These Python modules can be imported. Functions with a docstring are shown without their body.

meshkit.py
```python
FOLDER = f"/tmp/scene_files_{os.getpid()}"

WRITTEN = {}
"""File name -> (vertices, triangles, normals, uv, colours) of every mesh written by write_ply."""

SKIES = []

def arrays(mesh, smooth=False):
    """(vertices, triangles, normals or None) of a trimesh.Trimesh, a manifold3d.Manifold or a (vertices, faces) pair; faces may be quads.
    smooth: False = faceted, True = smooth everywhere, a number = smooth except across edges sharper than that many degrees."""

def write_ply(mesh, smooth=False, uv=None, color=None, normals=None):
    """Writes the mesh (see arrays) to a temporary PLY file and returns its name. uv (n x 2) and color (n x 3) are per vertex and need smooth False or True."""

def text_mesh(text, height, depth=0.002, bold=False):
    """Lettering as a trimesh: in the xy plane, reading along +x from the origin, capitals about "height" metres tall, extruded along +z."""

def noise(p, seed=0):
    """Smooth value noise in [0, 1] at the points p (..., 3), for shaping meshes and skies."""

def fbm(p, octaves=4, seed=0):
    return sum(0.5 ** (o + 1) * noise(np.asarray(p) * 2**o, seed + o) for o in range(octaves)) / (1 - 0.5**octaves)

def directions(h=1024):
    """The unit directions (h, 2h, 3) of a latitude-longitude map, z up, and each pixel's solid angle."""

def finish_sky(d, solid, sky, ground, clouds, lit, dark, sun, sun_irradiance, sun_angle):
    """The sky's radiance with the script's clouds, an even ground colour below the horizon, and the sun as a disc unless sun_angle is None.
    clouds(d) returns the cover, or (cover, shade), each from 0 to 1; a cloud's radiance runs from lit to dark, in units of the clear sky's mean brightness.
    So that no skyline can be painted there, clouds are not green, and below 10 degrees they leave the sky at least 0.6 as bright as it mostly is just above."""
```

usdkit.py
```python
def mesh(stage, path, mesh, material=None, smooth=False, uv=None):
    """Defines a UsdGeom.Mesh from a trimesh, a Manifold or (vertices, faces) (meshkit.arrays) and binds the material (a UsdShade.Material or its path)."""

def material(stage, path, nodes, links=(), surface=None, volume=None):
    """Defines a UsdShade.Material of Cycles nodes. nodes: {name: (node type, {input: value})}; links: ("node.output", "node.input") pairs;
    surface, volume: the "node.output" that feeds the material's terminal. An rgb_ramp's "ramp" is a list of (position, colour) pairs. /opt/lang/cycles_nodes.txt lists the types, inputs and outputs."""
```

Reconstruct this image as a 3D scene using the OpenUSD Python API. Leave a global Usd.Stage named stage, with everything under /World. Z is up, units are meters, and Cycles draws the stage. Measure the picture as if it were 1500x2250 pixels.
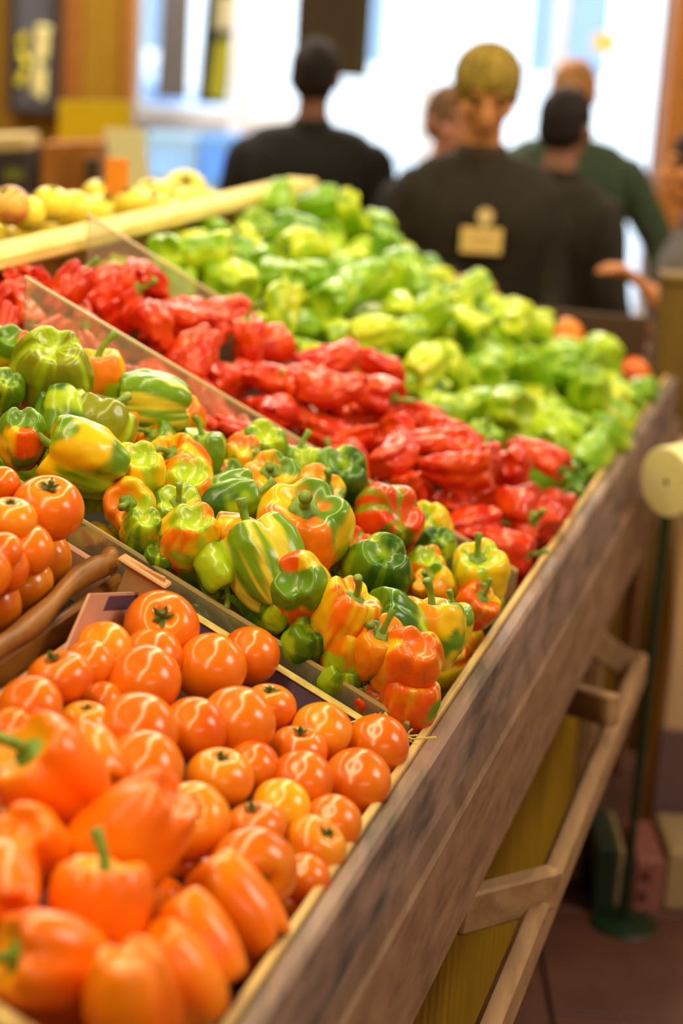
import math, random
import numpy as np, trimesh, manifold3d as m3, usdkit, meshkit
from shapely.geometry import Polygon
from pxr import Usd, UsdGeom, UsdLux, UsdShade, Sdf, Gf, Vt

stage = Usd.Stage.CreateInMemory()
UsdGeom.SetStageUpAxis(stage, 'Z'); UsdGeom.SetStageMetersPerUnit(stage, 1.0)
UsdGeom.Xform.Define(stage, '/World'); UsdGeom.Scope.Define(stage, '/World/Looks')
T_ = Sdf.ValueTypeNames

# ------------------------------------------------------------------ camera
FPX, CAM_H = 4200.0, 1.75                       # focal length in pixels of the 1500 x 2250 frame
PITCH, ROLL = math.atan(1105 / FPX), math.radians(3.5)
Fw = np.array([0, math.cos(PITCH), -math.sin(PITCH)]); U0 = np.array([0, math.sin(PITCH), math.cos(PITCH)]); R0 = np.array([1.0, 0, 0])
Rt = R0 * math.cos(ROLL) + U0 * math.sin(ROLL); Up = U0 * math.cos(ROLL) - R0 * math.sin(ROLL)
CP = np.array([0, 0, CAM_H])
cam = UsdGeom.Camera.Define(stage, '/World/camera')
M = np.eye(4); M[0, :3] = Rt; M[1, :3] = Up; M[2, :3] = -Fw; M[3, :3] = CP
cam.AddTransformOp().Set(Gf.Matrix4d(M.tolist()))
cam.CreateHorizontalApertureAttr(24.0); cam.CreateVerticalApertureAttr(36.0)
cam.CreateFocalLengthAttr(FPX / 1500 * 24.0)
cam.CreateFStopAttr(2.4); cam.CreateFocusDistanceAttr(2.2)
cam.CreateClippingRangeAttr((0.05, 500))
cam.CreateExposureAttr(0.0)

# ------------------------------------------------------------------ sky
def material(name, nodes, links=(), surface='p.BSDF', volume=None):
    return usdkit.material(stage, '/World/Looks/' + name, nodes, links, surface, volume)
dome = UsdLux.DomeLight.Define(stage, '/World/sky')
dome.CreateIntensityAttr(1.0); dome.CreateColorAttr(Gf.Vec3f(1.3, 1.46, 1.66))

# ------------------------------------------------------------------ lamps: warm tubes hung above the stall, ceiling panels over the aisle
STALL_A = math.radians(14.8)
sd = np.array([math.sin(STALL_A), math.cos(STALL_A), 0]); sn = np.array([-math.cos(STALL_A), math.sin(STALL_A), 0])
def ray(x, y): return Fw + Rt * (x - 750) / FPX + Up * (1125 - y) / FPX
def on_plane(x, y, p0, nn):
    r = ray(x, y); return CP + r * (float((np.asarray(p0) - CP) @ nn) / float(r @ nn))
def at_z(x, y, z): return on_plane(x, y, [0, 0, z], np.array([0, 0, 1.0]))
def at_y(x, y, Y): return on_plane(x, y, [0, Y, 0], np.array([0, 1.0, 0]))
SO = at_z(905, 1630, 0.97)                      # a point of the stall's front top edge
SLOPE = 0.46
def SW(s, w, h=0.0): return SO + sd * s + sn * w + np.array([0, 0, SLOPE * w + h])       # stall: along, back, above the sloping tray
def SZ(s, w, z): p = SO + sd * s + sn * w; return np.array([p[0], p[1], z])
def rect_light(name, pos, width, height, yaw, power, color, parent=None):
    L = UsdLux.RectLight.Define(stage, (parent or '/World') + '/' + name)
    L.AddTranslateOp().Set(Gf.Vec3d(*map(float, pos))); L.AddRotateZOp().Set(math.degrees(yaw))
    L.CreateWidthAttr(width); L.CreateHeightAttr(height); L.CreateIntensityAttr(power); L.CreateColorAttr(Gf.Vec3f(*color))
    return L
WARM = (1.0, 0.84, 0.47)
TUBE_POWER, PANEL_POWER = 21.5, 9.0
tube_spots = [(-1.56, 0.30), (-0.32, 0.30), (0.92, 0.30), (2.16, 0.30), (-0.32, 1.35), (0.92, 1.35), (2.16, 1.35)]
for i, (s, w) in enumerate(tube_spots):
    rect_light('stall_tube_light_%d' % i, SZ(s, w, 2.44), 0.15, 1.24, -STALL_A, TUBE_POWER * (1.0 if w < 1 else 0.6), WARM)
panel_spots = [(3.0, 1.6, 1.5), (2.6, 5.2, .9), (-2.2, 6.5, 1.5), (-2.6, 1.0, .2), (1.6, -1.9, .45), (0.0, 8.2, 2.6)]
for i, (x, y, pw) in enumerate(panel_spots):
    rect_light('ceiling_panel_light_%d' % i, (x, y, 3.37), 2.2, 1.1, 0, PANEL_POWER * pw, (1.0, 0.88, 0.74))

# ------------------------------------------------------------------ helpers
names = {}
def numbered(name, parent='/World'):
    k = names.get((parent, name), 0); names[(parent, name)] = k + 1
    return name if k == 0 else '%s_%03d' % (name, k)
def path_of(parent): return '/World' if parent is None else str(parent.GetPath())
def tag(prim, label=None, cat=None, group=None, kind=None):
    p = prim.GetPrim() if hasattr(prim, 'GetPrim') else prim
    for k, v in (('label', label), ('category', cat), ('group', group), ('kind', kind)):
        if v: p.SetCustomDataByKey(k, v)
    return p
def obj(name, mesh, mat, parent=None, smooth=False, color=None):
    path = path_of(parent) + '/' + numbered(name, path_of(parent))
    m = usdkit.mesh(stage, path, mesh, mat, smooth)
    if color is not None:
        UsdGeom.PrimvarsAPI(m).CreatePrimvar('tint', T_.Color3fArray, 'vertex').Set(Vt.Vec3fArray.FromNumpy(np.asarray(color, np.float32)))
    return m.GetPrim()
def thing(name, label, cat, loc=(0, 0, 0), rotz=0.0, group=None):
    x = UsdGeom.Xform.Define(stage, '/World/' + numbered(name))
    x.AddTranslateOp().Set(Gf.Vec3d(*map(float, loc))); x.AddRotateZOp().Set(math.degrees(rotz))
    return tag(x, label, cat, group)
def struct(name, mesh, mat, parent=None, smooth=False):
    p = obj(name, mesh, mat, parent, smooth)
    if parent is None: tag(p, kind='structure')
    return p
def cat_(ms): return trimesh.util.concatenate(ms)
def box(lo, hi, bev=0.0):
    lo, hi = np.minimum(lo, hi).astype(float), np.maximum(lo, hi).astype(float)
    if bev <= 0: m = trimesh.creation.box(hi - lo); m.apply_translation((lo + hi) / 2); return m
    b = min(bev, 0.45 * (hi - lo).min()); c, e = (lo + hi) / 2, (hi - lo) / 2
    pts = []
    for sx in (-1, 1):
        for sy in (-1, 1):
            for sz in (-1, 1):
                s = np.array([sx, sy, sz])
                for k in range(3):
                    o = np.full(3, b); o[k] = 0; pts.append(c + s * (e - o))
    return trimesh.convex.convex_hull(np.array(pts))
def stall_box(s0, s1, w0, w1, z0, z1, bev=0.004):
    m = box((s0, w0, z0), (s1, w1, z1), bev)
    v = m.vertices.copy(); m.vertices = SO * [1, 1, 0] + v[:, :1] * sd + v[:, 1:2] * sn + v[:, 2:] * [0, 0, 1]
    m.invert(); m.fix_normals(); return m
def tray_box(s0, s1, w0, w1, h0, h1, bev=0.003):
    """A box whose height is measured from the sloping tray."""
    m = box((s0, w0, h0), (s1, w1, h1), bev)
    v = m.vertices.copy(); m.vertices = SO + v[:, :1] * sd + v[:, 1:2] * sn + (v[:, 2:] + SLOPE * v[:, 1:2]) * [0, 0, 1]
    m.fix_normals(); return m
def beam(a, b, wd, ht, up=(0, 0, 1), bev=0.003):
    a, b = np.asarray(a, float), np.asarray(b, float); L = np.linalg.norm(b - a); x = (b - a) / L
    y = np.cross(up, x); y /= np.linalg.norm(y); z = np.cross(x, y)
    m = box((0, -wd / 2, -ht / 2), (L, wd / 2, ht / 2), bev); v = m.vertices.copy()
    m.vertices = a + v[:, :1] * x + v[:, 1:2] * y + v[:, 2:] * z; return m
def tube(pts, r, n=10, caps=True):
    pts = np.asarray(pts, float); r = np.broadcast_to(np.asarray(r, float), (len(pts),))
    t = np.gradient(pts, axis=0); t /= np.linalg.norm(t, axis=1, keepdims=True)
    ref = np.array([0, 0, 1.0]) if abs(t[0][2]) < 0.9 else np.array([1.0, 0, 0])
    V, Fc = [], []
    for i in range(len(pts)):
        u = np.cross(ref, t[i]); u /= np.linalg.norm(u); w = np.cross(t[i], u)
        for k in range(n):
            a = 2 * math.pi * k / n; V.append(pts[i] + r[i] * (u * math.cos(a) + w * math.sin(a)))
    for i in range(len(pts) - 1):
        for k in range(n):
            a, b, c, d = i * n + k, i * n + (k + 1) % n, (i + 1) * n + (k + 1) % n, (i + 1) * n + k
            Fc += [[a, b, c], [a, c, d]]
    if caps:
        V += [pts[0], pts[-1]]; A, B = len(V) - 2, len(V) - 1; q = (len(pts) - 1) * n
        for k in range(n): Fc += [[A, (k + 1) % n, k], [B, q + k, q + (k + 1) % n]]
    return trimesh.Trimesh(np.array(V), np.array(Fc), process=False)
def lathe(prof, n=28):
    prof = np.asarray(prof, float); V, Fc, m = [], [], len(prof)
    for k in range(n):
        a = 2 * math.pi * k / n
        for r, z in prof: V.append([r * math.cos(a), r * math.sin(a), z])
    for k in range(n):
        for i in range(m - 1):
            a, b = k * m + i, ((k + 1) % n) * m + i; Fc += [[a, b, b + 1], [a, b + 1, a + 1]]
    return trimesh.Trimesh(np.array(V), np.array(Fc), process=False)
def lin(r, g, b):
    c = np.array([r, g, b], float) / 255; return np.where(c <= 0.04045, c / 12.92, ((c + 0.055) / 1.055) ** 2.4)
def ordinal(n): return ['first', 'second', 'third', 'fourth', 'fifth', 'sixth', 'seventh', 'eighth', 'ninth', 'tenth', 'eleventh', 'twelfth', 'thirteenth', 'fourteenth', 'fifteenth', 'sixteenth', 'seventeenth', 'eighteenth', 'nineteenth', 'twentieth'][n - 1]

# ------------------------------------------------------------------ materials
def plain(name, rgb, rough=0.6, spec=0.4, **kw):
    return material(name, {'p': ('principled_bsdf', {'base_color': lin(*rgb), 'roughness': rough, 'specular_ior_level': spec, **kw})})
def noisy(name, rgb1, rgb2, scale=(6, 6, 6), nscale=1.0, rough=0.6, bump=0.15, spec=0.35, detail=5, rot=(0, 0, 0), lo=0.35, hi=0.65):
    return material(name, {
        'c': ('texture_coordinate', {}), 'm': ('mapping', {'scale': scale, 'rotation': rot}), 'n': ('noise_texture', {'scale': nscale, 'detail': detail, 'roughness': 0.6}),
        'r': ('rgb_ramp', {'ramp': [(lo, lin(*rgb1)), (hi, lin(*rgb2))]}), 'b': ('bump', {'strength': bump, 'distance': 0.004}),
        'p': ('principled_bsdf', {'roughness': rough, 'specular_ior_level': spec})},
        [('c.object', 'm.vector'), ('m.vector', 'n.vector'), ('n.fac', 'r.fac'), ('r.color', 'p.base_color'), ('n.fac', 'b.height'), ('b.normal', 'p.normal')])
def wood(name, rgb1, rgb2, rough=0.6, rot=0.0):
    """Grain stretched along the stall's length."""
    return noisy(name, rgb1, rgb2, scale=(38, 2.2, 38), nscale=1.0, rough=rough, bump=0.25, detail=6, rot=(0, 0, STALL_A + rot))
def tinted(name, rough, spec=0.5, coat=0.0, sub=0.0, bump=0.0):
    nodes = {'a': ('attribute', {'attribute': 'tint'}), 'c': ('texture_coordinate', {}), 'n': ('noise_texture', {'scale': 55, 'detail': 3}), 'b': ('bump', {'strength': bump, 'distance': 0.002}),
             'p': ('principled_bsdf', {'roughness': rough, 'specular_ior_level': spec, 'coat_weight': coat, 'coat_roughness': 0.08, 'subsurface_weight': sub, 'subsurface_scale': 0.004, 'subsurface_radius': (1, 0.4, 0.15)})}
    links = [('a.color', 'p.base_color')]
    if bump: links += [('c.object', 'n.vector'), ('n.fac', 'b.height'), ('b.normal', 'p.normal')]
    return material(name, nodes, links)
MT = {
    'skin_gloss': tinted('produce_skin', 0.28, 0.4, 0.16, bump=0.05),
    'tomato_skin': tinted('tomato_skin', 0.22, 0.42, 0.16, bump=0.03),
    'stem': noisy('stem_green', (92, 128, 30), (140, 165, 60), (60, 60, 60), rough=0.5),
    'calyx': noisy('calyx_green', (58, 80, 22), (96, 112, 40), (60, 60, 60), rough=0.6),
    'fascia_low': wood('fascia_board_wood', (108, 78, 54), (142, 108, 80)),
    'fascia_up': noisy('fascia_cap_wood', (74, 66, 60), (150, 120, 104), (22, 3.0, 22), rough=0.5, bump=0.2, rot=(0, 0, STALL_A), lo=0.32, hi=0.6),
    'pale_wood': wood('pale_wood', (198, 160, 92), (226, 194, 124)),
    'rail_wood': wood('rail_wood', (222, 196, 104), (242, 220, 134)),
    'bumper': wood('bumper_wood', (128, 96, 62), (160, 124, 86)),
    'slat': noisy('yellow_slat', (140, 108, 2), (172, 134, 6), (30, 30, 4), rough=0.55),
    'slat_dark': noisy('yellow_slat_dark', (104, 78, 2), (132, 102, 6), (30, 30, 4), rough=0.55),
    'dark': plain('dark_tray', (34, 30, 24), 0.8),
    'carcass': plain('dark_wood_carcass', (70, 52, 36), 0.8),
    'card': noisy('cardboard', (190, 140, 92), (206, 160, 112), (12, 12, 12), rough=0.85, bump=0.05),
    'card_pink': noisy('pink_cardboard', (196, 146, 118), (206, 158, 130), (12, 12, 12), rough=0.8, bump=0.05),
    'purple': noisy('purple_cardboard', (104, 84, 120), (132, 108, 142), (14, 14, 14), rough=0.7, bump=0.05),
    'purple_dark': plain('purple_print', (84, 58, 82), 0.6),
    'basket': wood('basket_rim_wood', (112, 66, 16), (152, 96, 30), rough=0.45),
    'bamboo': noisy('straw', (196, 170, 84), (226, 206, 120), (40, 40, 40), rough=0.6),
    'floor': noisy('floor_tile', (84, 52, 40), (100, 64, 50), (2, 2, 2), nscale=2, rough=0.42, bump=0.05),
    'grout': plain('floor_grout', (58, 42, 34), 0.9),
    'wall': noisy('ochre_wall', (150, 110, 10), (160, 118, 14), (3, 3, 3), rough=0.8, bump=0.03),
    'wall_w': noisy('cream_wall', (196, 176, 140), (206, 186, 150), (3, 3, 3), rough=0.85, bump=0.03),
    'ceiling': plain('ceiling_paint', (216, 206, 190), 0.9),
    'frame': plain('white_window_frame', (232, 234, 238), 0.45),
    'brown': wood('brown_pillar_wood', (150, 92, 26), (172, 108, 36), rot=1.3),
    'lampmetal': plain('lamp_housing', (225, 225, 222), 0.4),
}
MT['pane'] = material('window_glass', {'f': ('fresnel', {'IOR': 1.45}), 't': ('transparent_bsdf', {'color': (0.95, 0.97, 0.97)}), 'g': ('glossy_bsdf', {'color': (1, 1, 1), 'roughness': 0.02}), 'x': ('mix_closure', {})},
                     [('f.fac', 'x.fac'), ('t.BSDF', 'x.closure1'), ('g.BSDF', 'x.closure2')], 'x.closure')
MT['acrylic'] = material('acrylic_sheet', {'f': ('fresnel', {'IOR': 1.5}), 't': ('transparent_bsdf', {'color': (0.93, 0.93, 0.9)}), 'g': ('glossy_bsdf', {'color': (1, 1, 1), 'roughness': 0.08}), 'd': ('diffuse_bsdf', {'color': (0.75, 0.68, 0.5)}),
                        'y': ('mix_closure', {'fac': 0.17}), 'x': ('mix_closure', {})},
                        [('t.BSDF', 'y.closure1'), ('d.BSDF', 'y.closure2'), ('f.fac', 'x.fac'), ('y.closure', 'x.closure1'), ('g.BSDF', 'x.closure2')], 'x.closure')
MT['acrylic_edge'] = plain('acrylic_cut_edge', (206, 186, 130), 0.3)

exec_order = []
# ------------------------------------------------------------------ room
def wall(name, lo, hi, mat): return struct(name, box(lo, hi), MT[mat])
BACK_Y, CEIL = 9.9, 3.4
fl = struct('floor', box((-5.2, -3.2, -0.1), (4.6, BACK_Y + 0.2, -0.012)), MT['grout'])
for i in range(5):                               # the tiles near the stall that show are pieces of their own; farther off the slab carries on
    for j in range(7):
        x0, y0 = 0.02 + i * 0.42, 1.9 + j * 0.42
        obj('tile', box((x0, y0, -0.012), (x0 + 0.414, y0 + 0.414, 0.0), 0.003), MT['floor'], fl)
def slab(x0, x1, y0, y1): obj('tile', box((x0, y0, -0.012), (x1, y1, 0.0)), MT['floor'], fl)
slab(-5.2, 0.01, -3.2, BACK_Y); slab(0.02, 2.12, -3.2, 1.89); slab(0.02, 2.12, 4.85, BACK_Y); slab(2.13, 4.6, -3.2, BACK_Y)
wall('ceiling', (-5.2, -3.2, CEIL), (4.6, BACK_Y + 0.2, CEIL + 0.1), 'ceiling')
wall('wall_left', (-5.3, -3.2, 0), (-5.2, BACK_Y + 0.2, CEIL), 'wall')
wall('wall_right', (4.6, -3.2, 0), (4.7, BACK_Y + 0.2, CEIL), 'wall_w')
wall('wall_front', (-5.2, -3.3, 0), (4.6, -3.2, CEIL), 'wall_w')
# the street wall: a run of ochre wall, a wide shop window, a glazed front of doors
wx0, wx1 = -1.20, -0.30                          # shop window with a sill
gx0, gx1 = -0.30, 1.52                           # glazed front down to the floor
SILL = 1.16
wb = wall('wall_back', (-5.2, BACK_Y, 0), (wx0, BACK_Y + 0.2, CEIL), 'wall')
obj('wall_panel', box((wx0, BACK_Y, 0), (wx1, BACK_Y + 0.2, SILL)), plain('grey_blue_panel', (150, 168, 190), 0.6), wb)
obj('wall_panel', box((gx1 + 0.1, BACK_Y, 0), (4.6, BACK_Y + 0.2, CEIL)), MT['wall_w'], wb)
obj('wall_panel', box((wx0, BACK_Y, 2.9), (gx1 + 0.1, BACK_Y + 0.2, CEIL)), MT['wall_w'], wb)
def window(name, x0, x1, z0, z1, mull, rail, fw=0.07):
    x = UsdGeom.Xform.Define(stage, '/World/' + name); tag(x, kind='structure'); p = x.GetPrim(); y0, y1 = BACK_Y - 0.03, BACK_Y + 0.1
    obj('frame', cat_([box((x0, y0, z0), (x0 + fw, y1, z1), 0.008), box((x1 - fw, y0, z0), (x1, y1, z1), 0.008), box((x0 + fw, y0, z0), (x1 - fw, y1, z0 + fw), 0.008), box((x0 + fw, y0, z1 - fw), (x1 - fw, y1, z1), 0.008)]), MT['frame'], p)
    for mx in mull: obj('mullion', box((mx - 0.03, y0, z0 + fw), (mx + 0.03, y1, z1 - fw), 0.006), MT['frame'], p)
    for rz in rail: obj('transom', box((x0 + fw, y0 + 0.01, rz - 0.025), (x1 - fw, y1 - 0.01, rz + 0.025), 0.006), MT['frame'], p)
    xs = [x0 + fw] + sorted(mull) + [x1 - fw]
    for a, b in zip(xs[:-1], xs[1:]): obj('pane', box((a, BACK_Y + 0.03, z0 + fw), (b, BACK_Y + 0.036, z1 - fw)), MT['pane'], p)
    return p
w1 = window('window_1', wx0, wx1, SILL, 2.9, [-0.62], [2.3], 0.055)
obj('sill', box((wx0 - 0.03, BACK_Y - 0.16, SILL - 0.05), (wx1 + 0.02, BACK_Y, SILL + 0.012), 0.006), MT['frame'], w1)
window('window_2', gx0, gx1, 0.0, 2.9, [0.30, 0.95], [2.35], 0.06)
pil = struct('trim_1', box((gx1 - 0.06, BACK_Y - 0.35, 0), (gx1 + 0.30, BACK_Y + 0.05, CEIL), 0.01), MT['brown'])
for zz in (0.4, 0.95, 1.5, 2.05, 2.6): obj('panel', box((gx1, BACK_Y - 0.362, zz), (gx1 + 0.24, BACK_Y - 0.35, zz + 0.45), 0.004), MT['brown'], pil)

# the street outside
struct('street_ground', box((-22, BACK_Y + 0.2, -0.25), (22, 60, -0.12)), plain('street_paving', (176, 178, 182), 0.9))
fb = thing('building', 'pale stone building across the street, bleached by daylight in the windows', 'building', (0, 27, 0))
fac = plain('pale_stone', (226, 226, 224), 0.9); wing = plain('far_window_glass', (128, 148, 168), 0.15); trimm = plain('far_window_trim', (240, 240, 238), 0.7)
obj('wall', box((-16, 0, -0.12), (16, 6, 11)), fac, fb)
for r_ in range(3):
    for c_ in range(9):
        x0, z0 = -13.2 + c_ * 3.05, 1.0 + r_ * 3.3
        f_ = obj('window', cat_([box((x0, -0.1, z0), (x0 + 0.1, 0.02, z0 + 2.0)), box((x0 + 1.2, -0.1, z0), (x0 + 1.3, 0.02, z0 + 2.0)), box((x0, -0.1, z0 + 1.9), (x0 + 1.3, 0.02, z0 + 2.0)), box((x0 - 0.1, -0.16, z0 - 0.1), (x0 + 1.4, 0.02, z0 + 0.02))]), trimm, fb)
        obj('pane', box((x0 + 0.1, -0.03, z0), (x0 + 1.2, 0.015, z0 + 1.9)), wing, f_)
obj('cornice', box((-16.3, -0.5, 10.6), (16.3, 0.05, 11.2), 0.05), trimm, fb)
pc = thing('parked_car', 'pale blue car parked in the street, seen blurred below the window sill', 'car', (-2.6, 16.5, -0.12))
prof = [(-2.1, .35), (-2.05, .75), (-1.5, .92), (-0.95, 1.36), (0.55, 1.4), (1.25, .98), (2.0, .82), (2.1, .38)]
cb = trimesh.creation.extrude_polygon(Polygon(prof), 1.7, engine='earcut'); cb.apply_transform(trimesh.transformations.rotation_matrix(math.pi / 2, [1, 0, 0])); cb.apply_translation((0, .85, 0))
obj('body', cb, plain('car_paint', (116, 150, 196), 0.25, 0.6), pc)
for q in ([(-0.88, 1.28), (-1.3, .95), (-0.25, .95), (-0.25, 1.3)], [(-0.15, 1.3), (-0.15, .95), (1.05, .97), (.5, 1.32)]):
    wn = trimesh.creation.extrude_polygon(Polygon(q), 1.72, engine='earcut'); wn.apply_transform(trimesh.transformations.rotation_matrix(math.pi / 2, [1, 0, 0])); wn.apply_translation((0, .86, 0)); obj('side_window', wn, wing, pc)
for wxx in (-1.3, 1.3):
    wh = trimesh.creation.cylinder(0.33, 1.74, sections=24); wh.apply_transform(trimesh.transformations.rotation_matrix(math.pi / 2, [1, 0, 0])); wh.apply_translation((wxx, 0, .33)); obj('wheel', wh, MT['dark'], pc)

# lamp bodies of the tubes and panels
for i, (s, w) in enumerate(tube_spots):
    t = thing('tube_lamp', 'warm white tube lamp hung over the produce stall, out of the picture', 'lamp', SZ(s, w, 2.45), -STALL_A, 'tube lamps over the stall')
    obj('housing', box((-0.09, -0.612, 0.0), (0.09, 0.612, 0.06), 0.01), MT['lampmetal'], t)
    for e in (-0.5, 0.5): obj('hanger', tube([(0, e, 0.05), (0, e, CEIL - 2.45)], 0.004, 6), MT['lampmetal'], t)
for i, (x, y, pw) in enumerate(panel_spots):
    t = thing('ceiling_lamp', 'flat ceiling lamp panel, out of the picture', 'lamp', (x, y, 3.372), 0, 'ceiling lamp panels')
    obj('housing', box((-1.12, -0.57, 0.0), (1.12, 0.57, 0.028), 0.006), MT['lampmetal'], t)

# ------------------------------------------------------------------ the produce stall
ZT, S0, S1, WB = 0.97, -1.25, 2.50, 0.80
st = thing('produce_stall', 'long sloping wooden produce stall with brown fascia and yellow slatted skirt', 'market stall')
obj('tray_base', tray_box(S0, S1, 0.0, 0.80, -0.160, -0.145), MT['dark'], st)
obj('carcass', stall_box(S0 + .02, S1 - .02, 0.09, 1.75, 0.02, 0.74), MT['carcass'], st)
obj('top_strip', stall_box(S0, S1, -0.009, 0.0, 0.85, ZT, 0.002), MT['pale_wood'], st)
obj('fascia_board', stall_box(S0, S1, -0.032, -0.009, 0.862, ZT - 0.003, 0.005), MT['fascia_up'], st)
obj('fascia_board', stall_box(S0, S1, -0.052, -0.016, 0.70, 0.872, 0.005), MT['fascia_low'], st)
k, s = 0, S0
while s < S1 - 0.02:
    wd = 0.0165; obj('slat', stall_box(s, s + wd - 0.003, 0.033 + 0.005 * (k % 3 == 1), 0.05, 0.06, 0.78, 0.003), MT['slat' if k % 3 else 'slat_dark'], st); s += wd; k += 1
obj('skirt_back', stall_box(S0, S1, 0.05, 0.06, 0.06, 0.78), plain('skirt_backing', (50, 34, 4), 0.8), st)
obj('bumper_rail', stall_box(S0, 1.50, -0.118, -0.088, 0.555, 0.62, 0.008), MT['bumper'], st)
def pl(x, y, w): return on_plane(x, y, SO + sn * w, sn)
for (xa, ya), (xb, yb), ht in (((1000, 2005), (1212, 1948), 0.056), ((1236, 1530), (1350, 1562), 0.052)):
    A, B = pl(xa, ya, -0.02), pl(xb, yb, -0.115); obj('bracket', beam(A, B, 0.03, ht, up=(0, 0, 1), bev=0.004), MT['bumper'], st)
for s in (-0.6, -0.15, 1.40): A = SZ(s, -0.02, 0.66); B = SZ(s + .06, -0.09, 0.6); obj('bracket', beam(A, B, 0.03, 0.05), MT['bumper'], st)
for s in (1.78, 0.55 - 1.2, 2.42): obj('post', stall_box(s, s + 0.07, 0.0, 0.033, 0.0, 0.70, 0.004), MT['bumper'], st)
obj('plinth', stall_box(S0 + .02, S1 - .02, 0.10, 0.12, 0.0, 0.1), MT['carcass'], st)
# pale back rail and its board
obj('back_board', stall_box(S0, 2.28, 0.835, 0.86, 1.18, 1.345, 0.003), MT['basket'], st)
obj('back_rail', stall_box(S0, 2.28, 0.80, 0.875, 1.345, 1.372, 0.006), MT['rail_wood'], st)
obj('back_tray', stall_box(S0, S1, 0.86, 1.72, 1.06, 1.15, 0.003), MT['dark'], st)
obj('back_panel', stall_box(S0 + .02, S1 - .02, 1.72, 1.75, 0.0, 1.30, 0.004), MT['carcass'], st)
for s in (S0, S1 - 0.02): obj('end_board', tray_box(s, s + 0.02, 0.0, 0.84, -0.12, -0.05), MT['pale_wood'], st)
for s in (S0, S1 - 0.04): obj('end_panel', stall_box(s + .02, s + 0.04, 0.05, 1.72, 0.0, 1.1), MT['carcass'], st)
# transparent dividers between the sections
def divider(s, top, label, w1=0.80, mat='acrylic'):
    t = thing('divider', label, 'divider', (0, 0, 0))
    obj('sheet', tray_box(s - 0.002, s + 0.002, 0.012, w1, -0.143, top, 0.0), MT[mat], t)
    obj('edge', tray_box(s - 0.0022, s + 0.0022, 0.012, w1, top, top + 0.004, 0.0), MT['acrylic_edge'], t)
    return t
divider(0.035, 0.0, 'clear plastic divider between the orange tomatoes and the mixed peppers')
def sB(w): return 0.695 - 0.60 * max(0.0, w - 0.27)
def sC(w): return 1.205 - 0.85 * max(0.0, w - 0.42)
def slant_divider(sf, topf, label, ws):
    t = thing('divider', label, 'divider', (0, 0, 0)); sheets, edges = [], []
    for w0, w1 in zip(ws[:-1], ws[1:]):
        q = [SW(sf(w) + e, w, h) for w in (w0, w1) for e in (-.002, .002) for h in (-.143, topf(w))]; sheets.append(trimesh.convex.convex_hull(np.array(q)))
        q = [SW(sf(w) + e, w, topf(w) + h) for w in (w0, w1) for e in (-.0023, .0023) for h in (0, .004)]; edges.append(trimesh.convex.convex_hull(np.array(q)))
    obj('sheet', cat_(sheets), MT['acrylic'], t); obj('edge', cat_(edges), MT['acrylic_edge'], t); return t
WS = [.012, .15, .27, .42, .55, .68, .78]
dB = slant_divider(sB, lambda w: 0.0 + .21 * max(0, w - .27), 'clear plastic divider between the mixed peppers and the red peppers', WS[:-1])
obj('wood_lath', cat_([beam(SW(.44, .60, -.012), SW(.44, .785, -.012), .016, .028)]), MT['pale_wood'], dB)
slant_divider(sC, lambda w: -.03 + .30 * max(0, w - .42), 'clear plastic divider between the red and the green peppers', WS)
divider(2.24, -0.03, 'clear plastic divider beyond the green peppers, before the far tomatoes')

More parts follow.
